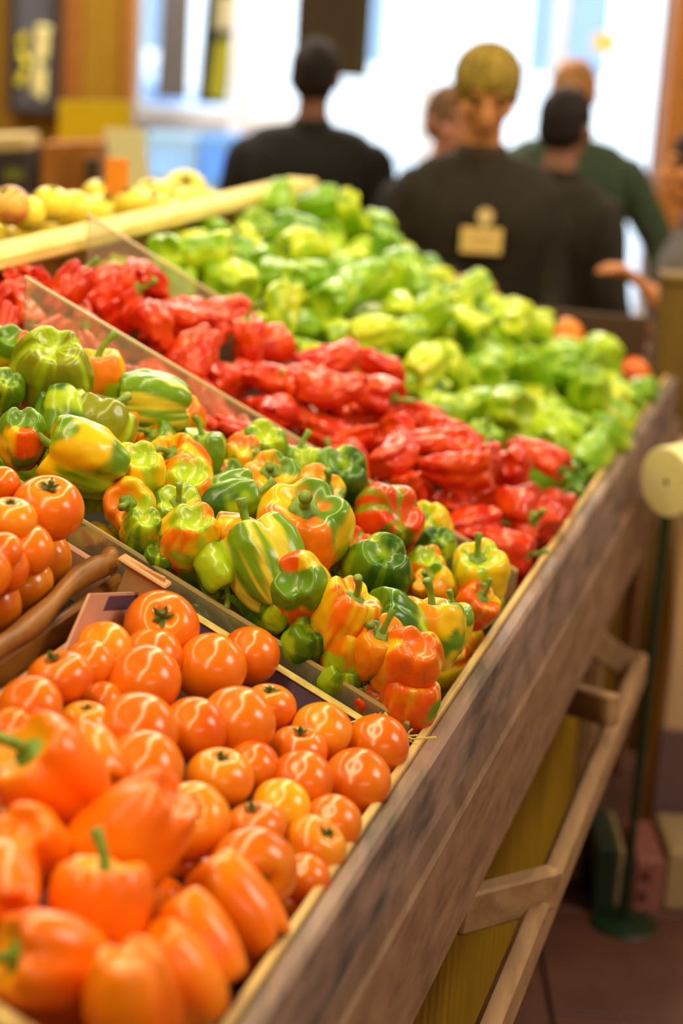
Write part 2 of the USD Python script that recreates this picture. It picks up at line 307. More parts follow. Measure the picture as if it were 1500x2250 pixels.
# cardboard box that holds the front tomatoes
cbx = thing('cardboard_box', 'shallow cardboard box with purple inner wall holding the front tomatoes', 'box')
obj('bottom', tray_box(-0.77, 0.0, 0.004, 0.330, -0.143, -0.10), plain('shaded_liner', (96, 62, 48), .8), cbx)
obj('side_wall', tray_box(0.006, 0.014, 0.004, 0.330, -0.143, -0.018), MT['purple'], cbx)
obj('lip', tray_box(0.003, 0.017, 0.004, 0.330, -0.018, -0.013), MT['bamboo'], cbx)
obj('back_wall', tray_box(-0.62, 0.010, 0.322, 0.330, -0.143, -0.020), MT['card_pink'], cbx)
def flap(q, w, th=.003): p = np.array([on_plane(x, y, SO + sn * w, sn) for x, y in q]); return trimesh.convex.convex_hull(np.vstack([p, p + sn * th]))
obj('end_flap', flap([(199, 1305), (322, 1300), (345, 1420), (140, 1440)], .315), MT['card_pink'], cbx)
obj('printed_label', flap([(240, 1310), (314, 1307), (301, 1338), (227, 1342)], .3145, .0005), MT['purple_dark'], cbx)
obj('corner_flap', cat_([beam(SW(-.034, 0.335, 0.0), SW(-.034, 0.290, 0.006), 0.004, 0.045), beam(SW(-.034, 0.338, 0.022), SW(-.034, 0.280, 0.022), 0.022, 0.004)]), MT['card'], cbx)
# wooden rim of the upper tomato basket
ub = thing('basket', 'upper basket with thick brown wooden rim holding the tomatoes at the left edge', 'basket')
rp = []
for i in range(18):
    s = -0.02 - i * 0.034; wv = 0.356 + 0.009 * math.sin(i * 0.55) ; rp.append(SW(s, wv, -0.006 + 0.006 * math.sin(i * 0.8 + 1)))
obj('rim', tube(rp, [0.012 + 0.002 * math.sin(i * 1.3) for i in range(18)], 12), MT['basket'], ub, True)
obj('front_wall', tray_box(-0.62, 0.01, 0.350, 0.360, -0.143, -0.02), MT['basket'], ub)
obj('bottom', tray_box(-0.62, 0.0, 0.366, 0.79, -0.143, -0.080), MT['dark'], ub)
obj('side_wall', tray_box(0.0, 0.010, 0.366, 0.79, -0.143, -0.02), MT['card_pink'], ub)
obj('rim_end', tube([SW(-0.03, 0.356, -0.003), SW(-0.018, 0.358, 0.004), SW(-0.008, 0.36, 0.006)], [0.012, 0.011, 0.009], 10), MT['basket'], ub, True)
# straw shreds at the front corner of the tomato box
stw = thing('straw_tuft', 'pale straw shreds poking out at the front corner behind the tomatoes', 'straw')
rng = np.random.default_rng(5); ms = []
for i in range(16):
    a = SW(rng.uniform(-0.01, 0.03), rng.uniform(0.004, 0.05), rng.uniform(-0.02, 0.0)); b = a + rng.normal(0, 1, 3) * [0.025, 0.025, 0.008] + [0, 0, .006]
    ms.append(tube([a, (a + b) / 2 + rng.normal(0, .004, 3), b], 0.0012, 5))
tag(obj('strand', cat_(ms), MT['bamboo'], stw), kind='stuff')
# bottom-left tray edge
tl = thing('tray_edge', 'pale wooden front edge of the nearest tray, in the lower left corner', 'tray')
obj('board', tray_box(-0.795, -0.775, 0.004, 0.79, -0.143, 0.0), MT['pale_wood'], tl)

# ------------------------------------------------------------------ produce shapes
def sphere_grid(nu, nv):
    """Unit directions of a closed grid (poles shared) and its faces."""
    th = np.arange(nu) * 2 * math.pi / nu; v = np.linspace(0, math.pi, nv + 1)[1:-1]
    TH, VV = np.meshgrid(th, v); TH, VV = TH.ravel(), VV.ravel()
    TH = np.r_[TH, 0, 0]; VV = np.r_[VV, 0, math.pi]; F = []
    for i in range(nv - 2):
        for k in range(nu):
            a, b, c, d = i * nu + k, i * nu + (k + 1) % nu, (i + 1) * nu + (k + 1) % nu, (i + 1) * nu + k; F += [[a, d, c], [a, c, b]]
    n = nu * (nv - 1); q = (nv - 2) * nu
    for k in range(nu): F += [[n, k, (k + 1) % nu], [n + 1, q + (k + 1) % nu, q + k]]
    return TH, VV, np.array(F)
def mixc(a, b, t): t = np.clip(t, 0, 1)[:, None]; return np.asarray(a) * (1 - t) + np.asarray(b) * t
def sstep(x, a, b): t = np.clip((x - a) / (b - a), 0, 1); return t * t * (3 - 2 * t)
def pepper(seed, L, R, lobes, taper, groove, dimple, bend, wrinkle, color, squash=0.92, nu=72, nv=40):
    rng = np.random.default_rng(seed)
    TH, VV, F = sphere_grid(nu, nv)
    cz = np.cos(VV); s = np.sin(VV) ** 0.62; z01 = (np.sign(cz) * np.abs(cz) ** 0.85 + 1) / 2
    ph = (np.arange(lobes) + rng.uniform(-0.18, 0.18, lobes)) * 2 * math.pi / lobes + rng.uniform(0, 6)
    g = np.zeros_like(TH)
    for p_ in ph: dl = np.angle(np.exp(1j * (TH - p_))); g += np.exp(-(dl / 0.30) ** 2) * rng.uniform(0.75, 1.2)
    big = 1 + sum(rng.uniform(-0.09, 0.09) * np.cos(TH - p_) for p_ in ph)
    r = R * s * big * (1 - groove * g * (0.55 + 0.45 * np.abs(cz))) * (1 - taper * (1 - z01) ** 1.3)
    z = L * (z01 - 0.5)
    rho = np.sin(VV)
    z = z - np.where(cz > 0, dimple * L * np.exp(-(rho / 0.42) ** 2), 0) + np.where(cz > 0, 0.05 * L * (1 - g) * np.exp(-((rho - 0.7) / 0.3) ** 2), 0)
    z = z + np.where(cz < 0, 0.10 * L * np.exp(-(rho / 0.30) ** 2) - 0.07 * L * (1 - g) * np.exp(-((rho - 0.55) / 0.3) ** 2), 0)
    P = np.stack([r * np.cos(TH), squash * r * np.sin(TH), z], 1)
    nz = meshkit.fbm(P / R * 1.3 + seed * 7.3, 3, seed) - 0.5
    fine = meshkit.fbm(P / R * [3.2, 3.2, 1.6] + seed * 3.1, 3, seed + 9) - 0.5
    P[:, :2] *= (1 + wrinkle * (1.2 * nz + 0.8 * fine))[:, None]
    P[:, 0] += bend * ((z / L) ** 2 - 0.08) * L + rng.uniform(-0.05, 0.05) * z
    col = color(TH, z01, P / R, g, rng)
    top = P[len(P) - 2].copy()
    return trimesh.Trimesh(P, F, process=False), col, top
def stem_mesh(top, seed, r=0.0042, length=0.034, cal=0.014):
    rng = np.random.default_rng(seed + 100); a = rng.uniform(0, 6.28); k = rng.uniform(0.25, 0.7)
    dirx = np.array([math.cos(a), math.sin(a), 0])
    pts = [top + np.array([0, 0, -0.004 + length * t]) + dirx * length * k * t * t for t in np.linspace(0, 1, 7)]
    tb = tube(pts, [r * q for q in (1.9, 1.25, 1, .95, .95, 1.05, 1.3)], 10)
    n = 40; V, Fc = [top + [0, 0, 0.005]], []
    for ring, (rr, zz) in enumerate(((0.5, 0.004), (0.8, 0.0015), (1.0, -0.003))):
        for q in range(n):
            t = 2 * math.pi * q / n; m = 1 + 0.22 * math.cos(5 * t + a) * ring / 2
            V.append(top + [cal * rr * m * math.cos(t), cal * rr * m * math.sin(t), zz])
    for q in range(n):
        Fc.append([0, 1 + q, 1 + (q + 1) % n])
        for ring in range(2):
            b0, b1 = 1 + ring * n, 1 + (ring + 1) * n; u, w = q, (q + 1) % n; Fc += [[b0 + u, b1 + u, b1 + w], [b0 + u, b1 + w, b0 + w]]
    return tb, trimesh.Trimesh(np.array(V), np.array(Fc), process=False)
def tomato(seed, R=0.037, flat=0.82, lobes=6, color=None, nu=60, nv=34):
    rng = np.random.default_rng(seed); TH, VV, F = sphere_grid(nu, nv); cz, rho = np.cos(VV), np.sin(VV)
    lob = sum(rng.uniform(0.2, 1) * np.cos(k * TH + rng.uniform(0, 6)) for k in (2, 3, lobes)) / 3
    r = R * rho ** 0.93 * (1 + 0.035 * lob * (0.4 + 0.6 * (cz + 1) / 2)); z = R * flat * cz
    z = z - np.where(cz > 0, 0.24 * R * np.exp(-(rho / 0.30) ** 2) * (1 + 0.5 * lob), 0) + np.where(cz < 0, 0.05 * R * np.exp(-(rho / 0.2) ** 2), 0)
    P = np.stack([r * np.cos(TH), r * np.sin(TH), z], 1); P *= (1 + 0.05 * (meshkit.fbm(P / R * 0.9 + seed * 3.7, 2, seed) - 0.5))[:, None]
    return trimesh.Trimesh(P, F, process=False), color(TH, (cz + 1) / 2, P / R, lob, rng), P[len(P) - 2].copy()
def tomato_calyx(top, seed, size=0.012):
    rng = np.random.default_rng(seed + 50); V, Fc = [], []
    for q in range(5):
        t = 2 * math.pi * q / 5 + rng.uniform(-0.2, 0.2); d = np.array([math.cos(t), math.sin(t), 0]); e = np.array([-d[1], d[0], 0]); L = size * rng.uniform(0.8, 1.25); b = len(V)
        V += [top + e * 0.0022 + [0, 0, .0015], top - e * 0.0022 + [0, 0, .0015], top + d * L * .55 + e * 0.0028 + [0, 0, .0035], top + d * L * .55 - e * 0.0028 + [0, 0, .0035], top + d * L + [0, 0, .0045 + rng.uniform(-.001, .004)], top + d * L * .5 + [0, 0, .0058]]
        Fc += [[b, b + 2, b + 5], [b + 2, b + 4, b + 5], [b + 4, b + 3, b + 5], [b + 3, b + 1, b + 5], [b + 1, b, b + 5], [b, b + 3, b + 2], [b, b + 1, b + 3], [b + 2, b + 3, b + 4]]
    return cat_([trimesh.Trimesh(np.array(V), np.array(Fc), process=False), tube([top + [0, 0, .001], top + [.001, 0, .006], top + [.002, .001, .010]], [.003, .0024, .0028], 8)])

ORANGE, DEEPOR, YEL, GRN, LIME, DKG, RED, OLV = lin(240, 104, 4), lin(226, 72, 4), lin(238, 196, 12), lin(96, 138, 16), lin(168, 196, 22), lin(52, 98, 14), lin(204, 30, 10), lin(134, 140, 18)
def col_orange(TH, z01, Q, g, rng):
    n = meshkit.fbm(Q * 0.8 + rng.uniform(0, 50), 2); c = mixc(lin(250, 132, 0), lin(246, 112, 0), sstep(n, 0.35, 0.65)); return mixc(c, lin(250, 176, 10), sstep(z01, 0.90, 1.0) * 0.8)
def col_mixed(base, second, third=None, cover=0.5, streak=0.6):
    def f(TH, z01, Q, g, rng):
        o = rng.uniform(0, 50); n = meshkit.fbm(Q * [0.75, 0.75, 0.35] + o, 3); st = meshkit.fbm(np.stack([3.2 * np.cos(TH), 3.2 * np.sin(TH), z01 * 0.7], 1) + o * 2, 3)
        m = n * (1 - streak * .6) + st * streak * .6 + 0.06 * g
        q0 = np.quantile(m, 1 - cover); c = mixc(base, second, sstep(m, q0 - 0.045, q0 + 0.045))
        if third is not None: n2 = meshkit.fbm(Q * 0.9 + o + 17, 3); q1 = np.quantile(n2, 0.68); c = mixc(c, third, sstep(n2, q1 - .04, q1 + .06))
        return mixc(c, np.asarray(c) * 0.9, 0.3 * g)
    return f
def col_red(TH, z01, Q, g, rng):
    n = meshkit.fbm(Q * 1.1 + rng.uniform(0, 50), 3); return mixc(lin(222, 72, 14), lin(200, 38, 6), sstep(n, 0.35, 0.65))
def col_green(lo, hi):
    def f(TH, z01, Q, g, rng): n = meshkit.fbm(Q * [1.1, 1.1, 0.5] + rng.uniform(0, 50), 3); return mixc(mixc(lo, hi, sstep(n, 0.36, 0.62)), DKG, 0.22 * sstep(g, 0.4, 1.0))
    return f
def col_tomato(a, b, shoulder):
    def f(TH, z01, Q, lob, rng):
        n = meshkit.fbm(Q * 0.9 + rng.uniform(0, 50), 3); c = mixc(a, b, sstep(n, 0.35, 0.65)); sp = meshkit.noise(Q * 26 + 3)
        return mixc(mixc(c, shoulder, sstep(z01 + 0.12 * (n - .5), 0.80, 1.0) * 0.55), lin(250, 190, 90), sstep(sp, 0.90, 0.98) * 0.35)
    return f
# kind -> list of (maker, radius, half length)
KINDS = {}
def kind(key, name, cat, makers): KINDS[key] = dict(name=name, cat=cat, makers=makers, first={}, n=0)
def mk_pepper(seed, L, R, stem=True, **kw): return lambda: ('pepper', seed, L, R, stem, kw)
kind('orange', 'orange_bell_pepper', 'bell pepper', [mk_pepper(11, .090, .045, lobes=4, taper=.12, groove=.17, dimple=.16, bend=0, wrinkle=.05, color=col_orange),
    mk_pepper(12, .104, .043, lobes=3, taper=.22, groove=.045, dimple=.11, bend=.04, wrinkle=.05, color=col_orange), mk_pepper(13, .084, .046, lobes=4, taper=.16, groove=.17, dimple=.20, bend=0, wrinkle=.05, color=col_orange),
    mk_pepper(14, .112, .042, stem=False, lobes=2, taper=.15, groove=.012, dimple=.05, bend=.0, wrinkle=.02, color=col_orange)])
mixk = dict(lobes=4, taper=.14, groove=.17, dimple=.17, bend=0, wrinkle=.16)
def mixed(seed, color, L=.076, R=.039, **kw): return mk_pepper(seed, L, R, **{**mixk, **kw, 'color': color})
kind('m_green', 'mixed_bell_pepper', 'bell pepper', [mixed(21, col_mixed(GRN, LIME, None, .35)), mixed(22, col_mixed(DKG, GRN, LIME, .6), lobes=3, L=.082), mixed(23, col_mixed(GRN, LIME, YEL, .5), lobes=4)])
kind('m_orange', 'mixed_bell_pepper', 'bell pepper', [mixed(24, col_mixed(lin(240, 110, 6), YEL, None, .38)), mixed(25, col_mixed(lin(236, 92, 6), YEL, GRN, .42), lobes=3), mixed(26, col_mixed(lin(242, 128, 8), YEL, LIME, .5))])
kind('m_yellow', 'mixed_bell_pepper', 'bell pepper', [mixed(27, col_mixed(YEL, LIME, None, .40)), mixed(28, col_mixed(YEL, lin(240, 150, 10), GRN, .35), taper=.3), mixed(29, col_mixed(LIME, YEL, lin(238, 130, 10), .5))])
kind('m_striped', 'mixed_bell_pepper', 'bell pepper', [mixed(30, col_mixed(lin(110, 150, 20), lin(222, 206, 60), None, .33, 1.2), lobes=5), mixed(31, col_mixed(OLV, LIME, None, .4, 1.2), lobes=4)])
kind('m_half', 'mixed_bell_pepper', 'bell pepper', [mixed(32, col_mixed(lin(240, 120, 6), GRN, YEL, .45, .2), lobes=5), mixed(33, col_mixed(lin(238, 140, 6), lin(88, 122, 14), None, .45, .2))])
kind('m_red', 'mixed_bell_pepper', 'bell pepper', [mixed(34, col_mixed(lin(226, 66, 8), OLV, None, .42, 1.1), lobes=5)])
redk = dict(lobes=3, taper=.40, groove=.26, dimple=.06, wrinkle=.48, color=col_red, squash=.8)
kind('red', 'long_red_pepper', 'red pepper', [mk_pepper(41 + i, L, R, stem=(i % 2 == 0), bend=b, **redk) for i, (L, R, b) in enumerate([(.120, .038, .5), (.128, .036, -.6), (.108, .042, .3), (.116, .038, .75), (.100, .043, -.2), (.122, .037, .25)])])
kind('red_bell', 'red_bell_pepper', 'bell pepper', [mixed(51, col_red, L=.075, R=.038), mixed(52, col_red, L=.07, R=.036, lobes=3)])
LG, MG = lin(184, 212, 34), lin(128, 176, 18)
grnk = dict(taper=.22, groove=.16, dimple=.13, wrinkle=.26)
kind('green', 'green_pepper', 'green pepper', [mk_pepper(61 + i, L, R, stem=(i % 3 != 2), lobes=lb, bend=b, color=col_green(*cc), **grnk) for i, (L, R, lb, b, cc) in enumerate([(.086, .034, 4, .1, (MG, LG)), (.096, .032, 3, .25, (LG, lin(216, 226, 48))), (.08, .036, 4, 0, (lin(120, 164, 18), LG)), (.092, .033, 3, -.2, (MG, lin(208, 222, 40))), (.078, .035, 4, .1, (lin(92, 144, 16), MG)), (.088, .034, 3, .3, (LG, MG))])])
TO, TR, TY = lin(228, 116, 10), lin(220, 94, 6), lin(236, 142, 20)
kind('tomato', 'orange_tomato', 'tomato', [lambda i=i, c=c, fl=fl_: ('tomato', 71 + i, fl, c) for i, (c, fl_) in enumerate([((TO, TR, TY), .86), ((TO, TY, TY), .80), ((TR, TO, TO), .90), ((TO, TR, TO), .76), ((TO, TO, TY), .88), ((TR, TO, TY), .84)])])
kind('tomato_yellow', 'orange_tomato', 'tomato', [lambda: ('tomato', 91, .84, (lin(232, 150, 14), lin(238, 176, 20), lin(220, 190, 40)))])
kind('apple', 'yellow_apple', 'apple', [lambda i=i, c=c: ('tomato', 81 + i, .93, c) for i, c in enumerate([(lin(246, 224, 76), lin(240, 206, 52), lin(248, 232, 110)), (lin(246, 226, 66), lin(246, 214, 70), lin(240, 208, 44))])])
kind('apple_red', 'yellow_apple', 'apple', [lambda: ('tomato', 84, .93, (lin(232, 180, 80), lin(190, 80, 50), lin(240, 200, 90)))])
PLACED = []
def build_first(spec, root):
    if spec[0] == 'pepper':
        _, seed, L, R, stem, kw = spec; m, c, top = pepper(seed, L, R, **kw); obj('flesh', m, MT['skin_gloss'], root, True, c)
        if stem:
            tb, cl = stem_mesh(top, seed, r=.0042 * R / .042, length=.036 * R / .042, cal=.015 * R / .042); obj('stem', tb, MT['stem'], root, True); obj('calyx', cl, MT['stem'], root, True)
    else:
        _, seed, fl_, cc = spec; m, c, top = tomato(seed, flat=fl_, color=col_tomato(*cc)); obj('flesh', m, MT['tomato_skin'], root, True, c)
        obj('calyx', tomato_calyx(top, seed), MT['calyx'], root)
def radius_of(spec): return spec[3] if spec[0] == 'pepper' else 0.037
def axis_frame(ax, spin):
    z = np.asarray(ax, float); z /= np.linalg.norm(z); x = np.cross([0.3, 1, 0.2], z); x /= np.linalg.norm(x); y = np.cross(z, x)
    return np.stack([x * math.cos(spin) + y * math.sin(spin), -x * math.sin(spin) + y * math.cos(spin), z])
def place(key, variant, pos, scale, ax, spin, label, group=None, stretch=1.0):
    K = KINDS[key]; variant %= len(K['makers']); spec = K['makers'][variant]()
    PLACED.append((np.asarray(pos, float), radius_of(spec) * scale))
    x = UsdGeom.Xform.Define(stage, '/World/' + numbered(K['name']))
    M = np.eye(4); M[:3, :3] = axis_frame(ax, spin) * scale; M[3, :3] = pos
    x.AddTransformOp().Set(Gf.Matrix4d(M.tolist())); p = tag(x, label, K['cat'], group)
    if variant in K['first']:
        p.GetReferences().AddInternalReference(K['first'][variant]); p.SetInstanceable(True)
    else: K['first'][variant] = p.GetPath(); build_first(spec, p)
    return p
def view_axis(r, u, t): return Rt * r + Up * u - Fw * t
def on_tray(x, y, h): nn = np.array([0, 0, 1.0]) - SLOPE * sn; return on_plane(x, y, SO + np.array([0, 0, h]), nn)
def tray_coords(p): q = p - SO; return float(q @ sd), float(q @ sn), float(q[2] - SLOPE * (q @ sn))
def settle(P, Rr, lo, hi, hmin, iters=80, tether=0.12):
    """Push overlapping pieces apart; each stays near where it was put. P: tray coordinates (s, w, h)."""
    P = np.array(P, float); T0 = P.copy(); Rr = np.asarray(Rr)
    for it in range(iters):
        D = P[:, None] - P[None]; dist = np.linalg.norm(D, axis=2) + 1e-9; need = 0.96 * (Rr[:, None] + Rr[None]); ov = np.clip(need - dist, 0, None); np.fill_diagonal(ov, 0)
        P += (D / dist[..., None] * (ov * 0.35)[..., None]).sum(1); P += tether * (T0 - P)
        P[:, 0] = np.clip(P[:, 0], lo[0] + Rr, hi[0] - Rr); P[:, 1] = np.clip(P[:, 1], lo[1] + Rr * .9, hi[1] - Rr * .5); P[:, 2] = np.maximum(P[:, 2], hmin + Rr * .85)
    return P

def lay(items, lo, hi, hmin, group, seed, tether=0.15, iters=80, grow=1.0, close=0.86):
    """items: pixel x, y, width in pixels, kind, variant, stem axis (right, up, towards the viewer), height above the tray, label."""
    rng = np.random.default_rng(seed); P, Rr = [], []
    for x, y, wpx, key, var, ax, h, lab in items:
        p = on_tray(x, y, h); P.append(tray_coords(p)); Rr.append(0.5 * wpx * float((p - CP) @ Fw) / FPX)
    P = settle(P, np.array(Rr) * close, lo, hi, hmin, iters=iters, tether=tether)
    for (x, y, wpx, key, var, ax, h, lab), q, r in zip(items, P, Rr):
        if ax is None: v = rng.normal(0, 1, 3); v[2] = -abs(v[2]); v = v / np.linalg.norm(v); ax_w = np.array([v[0], v[1], v[2]])
        else: ax_w = view_axis(*ax)
        rad = radius_of(KINDS[key]['makers'][var % len(KINDS[key]['makers'])]())
        place(key, var, SO + sd * q[0] + sn * q[1] + np.array([0, 0, SLOPE * q[1] + q[2]]), grow * r / rad, ax_w, rng.uniform(0, 6.28), lab, group)

# orange bell peppers in the nearest tray
OP = [
 (110, 1695, 205, 'orange', 2, (-.5, .62, .55), .03, 'orange bell pepper with yellow shoulders and curved stem, topmost at the left edge'),
 (205, 1672, 110, 'orange', 1, (.2, -.5, .4), .0, 'orange bell pepper half hidden behind the topmost one, pink sheen on its side'),
 (285, 1850, 205, 'orange', 1, (-.62, -.60, -.25), .035, 'wedge-shaped orange bell pepper with pointed shoulder, touching the tomatoes'),
 (65, 1850, 150, 'orange', 0, (.0, -.45, -.8), .02, 'two-lobed orange bell pepper with pale highlight, below the topmost one at left edge'),
 (15, 1945, 130, 'orange', 1, (-.2, .3, -.7), .02, 'dark orange bell pepper cut by the left picture edge at mid height of tray'),
 (225, 2000, 205, 'orange', 2, (.08, .97, -.02), .03, 'upright orange bell pepper with bulging lobes and short green stem'),
 (522, 1985, 138, 'orange', 3, (-.62, .70, -.2), .005, 'smooth long orange bell pepper lying beside the fascia, upper of two'),
 (445, 2062, 130, 'orange', 3, (-.55, .76, -.2), .03, 'smooth long orange bell pepper lying below its twin near the fascia, small bright glint'),
 (100, 2110, 200, 'orange', 2, (-.78, .22, .50), .02, 'orange bell pepper with deep stem hollow on its left side, lower left corner'),
 (385, 2150, 180, 'orange', 0, (.42, -.82, -.25), .03, 'orange bell pepper with broad pale highlight, second from bottom beside the fascia'),
 (275, 2220, 195, 'orange', 2, (.05, -.90, -.30), .05, 'bulging orange bell pepper at the bottom edge of the picture'),
]
lay(OP, (-.775, -.01), (-.36, .40), -.11, 'orange bell peppers in the nearest tray', 1, tether=.3, iters=40, grow=1.30)

TC, TU, TL, TRR, TB = (.12, .45, .85), (.1, .9, .3), (-.6, .6, .3), (.5, .6, .4), (.1, -.6, -.7)
TM = [
 (352, 1385, 150, 'tomato', 0, (.12, .42, .86), .0, 'orange tomato with dark green star facing the viewer, beside the purple print'),
 (225, 1425, 115, 'tomato', 1, TB, -.01, 'smooth orange tomato just in front of the cardboard corner'),
 (335, 1440, 125, 'tomato', 2, TB, -.012, 'orange tomato wedged behind the big round one, below the star-topped tomato'),
 (315, 1497, 150, 'tomato', 0, TB, .0, 'big round orange tomato with straight pale streak, at the middle of the box'),
 (130, 1490, 135, 'tomato', 3, (-.2, .85, .3), .0, 'broad orange tomato with a knobbly shoulder, below the basket rim'),
 (195, 1462, 105, 'tomato', 4, TB, -.01, 'orange tomato squeezed between the knobbly one and the cardboard corner'),
 (225, 1540, 80, 'tomato', 5, TB, -.02, 'orange tomato deep in the gap left of the big round one'),
 (462, 1468, 142, 'tomato', 4, TB, .0, 'large orange tomato leaning on the darker one by the purple wall'),
 (550, 1440, 118, 'tomato', 2, TB, .0, 'dark orange tomato nearest the purple wall at the divider'),
 (65, 1553, 128, 'tomato', 5, TB, .0, 'orange tomato at the left edge above the topmost pepper'),
 (25, 1605, 95, 'tomato', 0, TB, -.01, 'orange tomato cut by the left edge, behind the curved pepper stem'),
 (190, 1590, 105, 'tomato', 1, TU, -.012, 'orange tomato with rough shoulder left of the widest tomato'),
 (297, 1612, 168, 'tomato', 0, TB, .0, 'widest orange tomato, in the middle of the second row above the peppers'),
 (425, 1605, 135, 'tomato', 2, TB, -.005, 'reddish orange tomato right of the widest one'),
 (520, 1592, 152, 'tomato', 4, TB, .005, 'large pale orange tomato in the centre of the box with faint streak'),
 (590, 1555, 110, 'tomato', 5, TU, -.01, 'orange tomato behind the large centre one, along the purple wall'),
 (705, 1607, 122, 'tomato', 1, TB, .0, 'orange tomato with curved glint beside the purple wall, near its front end'),
 (655, 1648, 120, 'tomato', 3, TU, -.008, 'flat orange tomato lying in front of the one with the curved glint'),
 (828, 1637, 128, 'tomato', 0, TB, .0, 'orange tomato in the front corner beside the straw'),
 (312, 1692, 165, 'tomato', 4, TB, .0, 'large orange tomato just above the wedge-shaped pepper'),
 (482, 1708, 138, 'tomato', 1, TU, .0, 'orange tomato with curved stripe and stem tip on top, centre of third row'),
 (552, 1685, 110, 'tomato', 2, TB, -.01, 'orange tomato peeking out right behind the striped one'),
 (662, 1717, 128, 'tomato', 0, TB, .0, 'round orange tomato second from the fascia in the third row'),
 (785, 1718, 138, 'tomato', 5, TB, .0, 'reddish orange tomato leaning against the fascia below the corner one'),
 (420, 1803, 155, 'tomato', 1, (.05, .50, .85), .01, 'orange tomato with open stem hollow and green stub facing the viewer'),
 (615, 1775, 120, 'tomato_yellow', 0, TB, .0, 'the one yellowish tomato among the orange ones'),
 (560, 1818, 125, 'tomato', 3, (-.1, .92, .3), .0, 'flat orange tomato with stem on top in front of the yellowish one'),
 (740, 1818, 120, 'tomato', 4, TB, .0, 'orange tomato with heart-like glint against the fascia'),
 (700, 1862, 128, 'tomato', 1, TRR, .0, 'orange tomato next to the fascia with its star turned to the board'),
 (555, 1915, 178, 'tomato', 5, (.28, -.15, .9), .01, 'biggest front tomato with dark star low on its face, above the long peppers'),
 (672, 1935, 105, 'tomato', 2, TB, -.01, 'narrow orange tomato squeezed between the biggest front one and the fascia'),
]
lay(TM, (-.60, -.005), (.012, .36), -.06, 'orange tomatoes in the cardboard box', 2, tether=.35, iters=40, grow=1.12, close=.92)
UT = [
 (160, 1152, 145, 'tomato', 0, (.15, .80, .55), .055, 'orange tomato resting highest by the divider, green star on top, in the basket'),
 (5, 1062, 70, 'tomato', 2, TB, .05, 'orange tomato farthest back at the left edge, against the divider'),
 (35, 1168, 110, 'tomato', 1, TU, .045, 'orange tomato with rough pale top, left of the star-topped one in the basket'),
 (8, 1225, 80, 'tomato', 5, TB, .045, 'orange tomato cut by the left edge in the middle of the basket'),
 (130, 1237, 112, 'tomato', 4, TB, .04, 'orange tomato with slanting streak just below the star-topped one'),
 (108, 1303, 105, 'tomato', 2, TB, .035, 'orange tomato pressed against the wooden rim'),
 (55, 1315, 112, 'tomato', 0, (.35, -.1, .9), .035, 'orange tomato with its star facing forward, second along the rim'),
 (18, 1350, 110, 'tomato', 4, (.3, -.4, .8), .035, 'orange tomato at the left edge overhanging the wooden rim'),
 (5, 1415, 70, 'tomato', 5, TB, .02, 'small orange tomato sliver at the left edge touching the rim'),
 (-55, 1260, 110, 'tomato', 3, TB, .03, 'orange tomato out of the picture left in the basket'),
 (-60, 1150, 110, 'tomato', 3, TB, .03, 'orange tomato out of the picture far left in the basket'),
]
lay(UT[:9], (-.50, .37), (.02, .80), -.05, 'orange tomatoes in the upper basket', 3, tether=.35, iters=40, grow=1.12, close=.92)

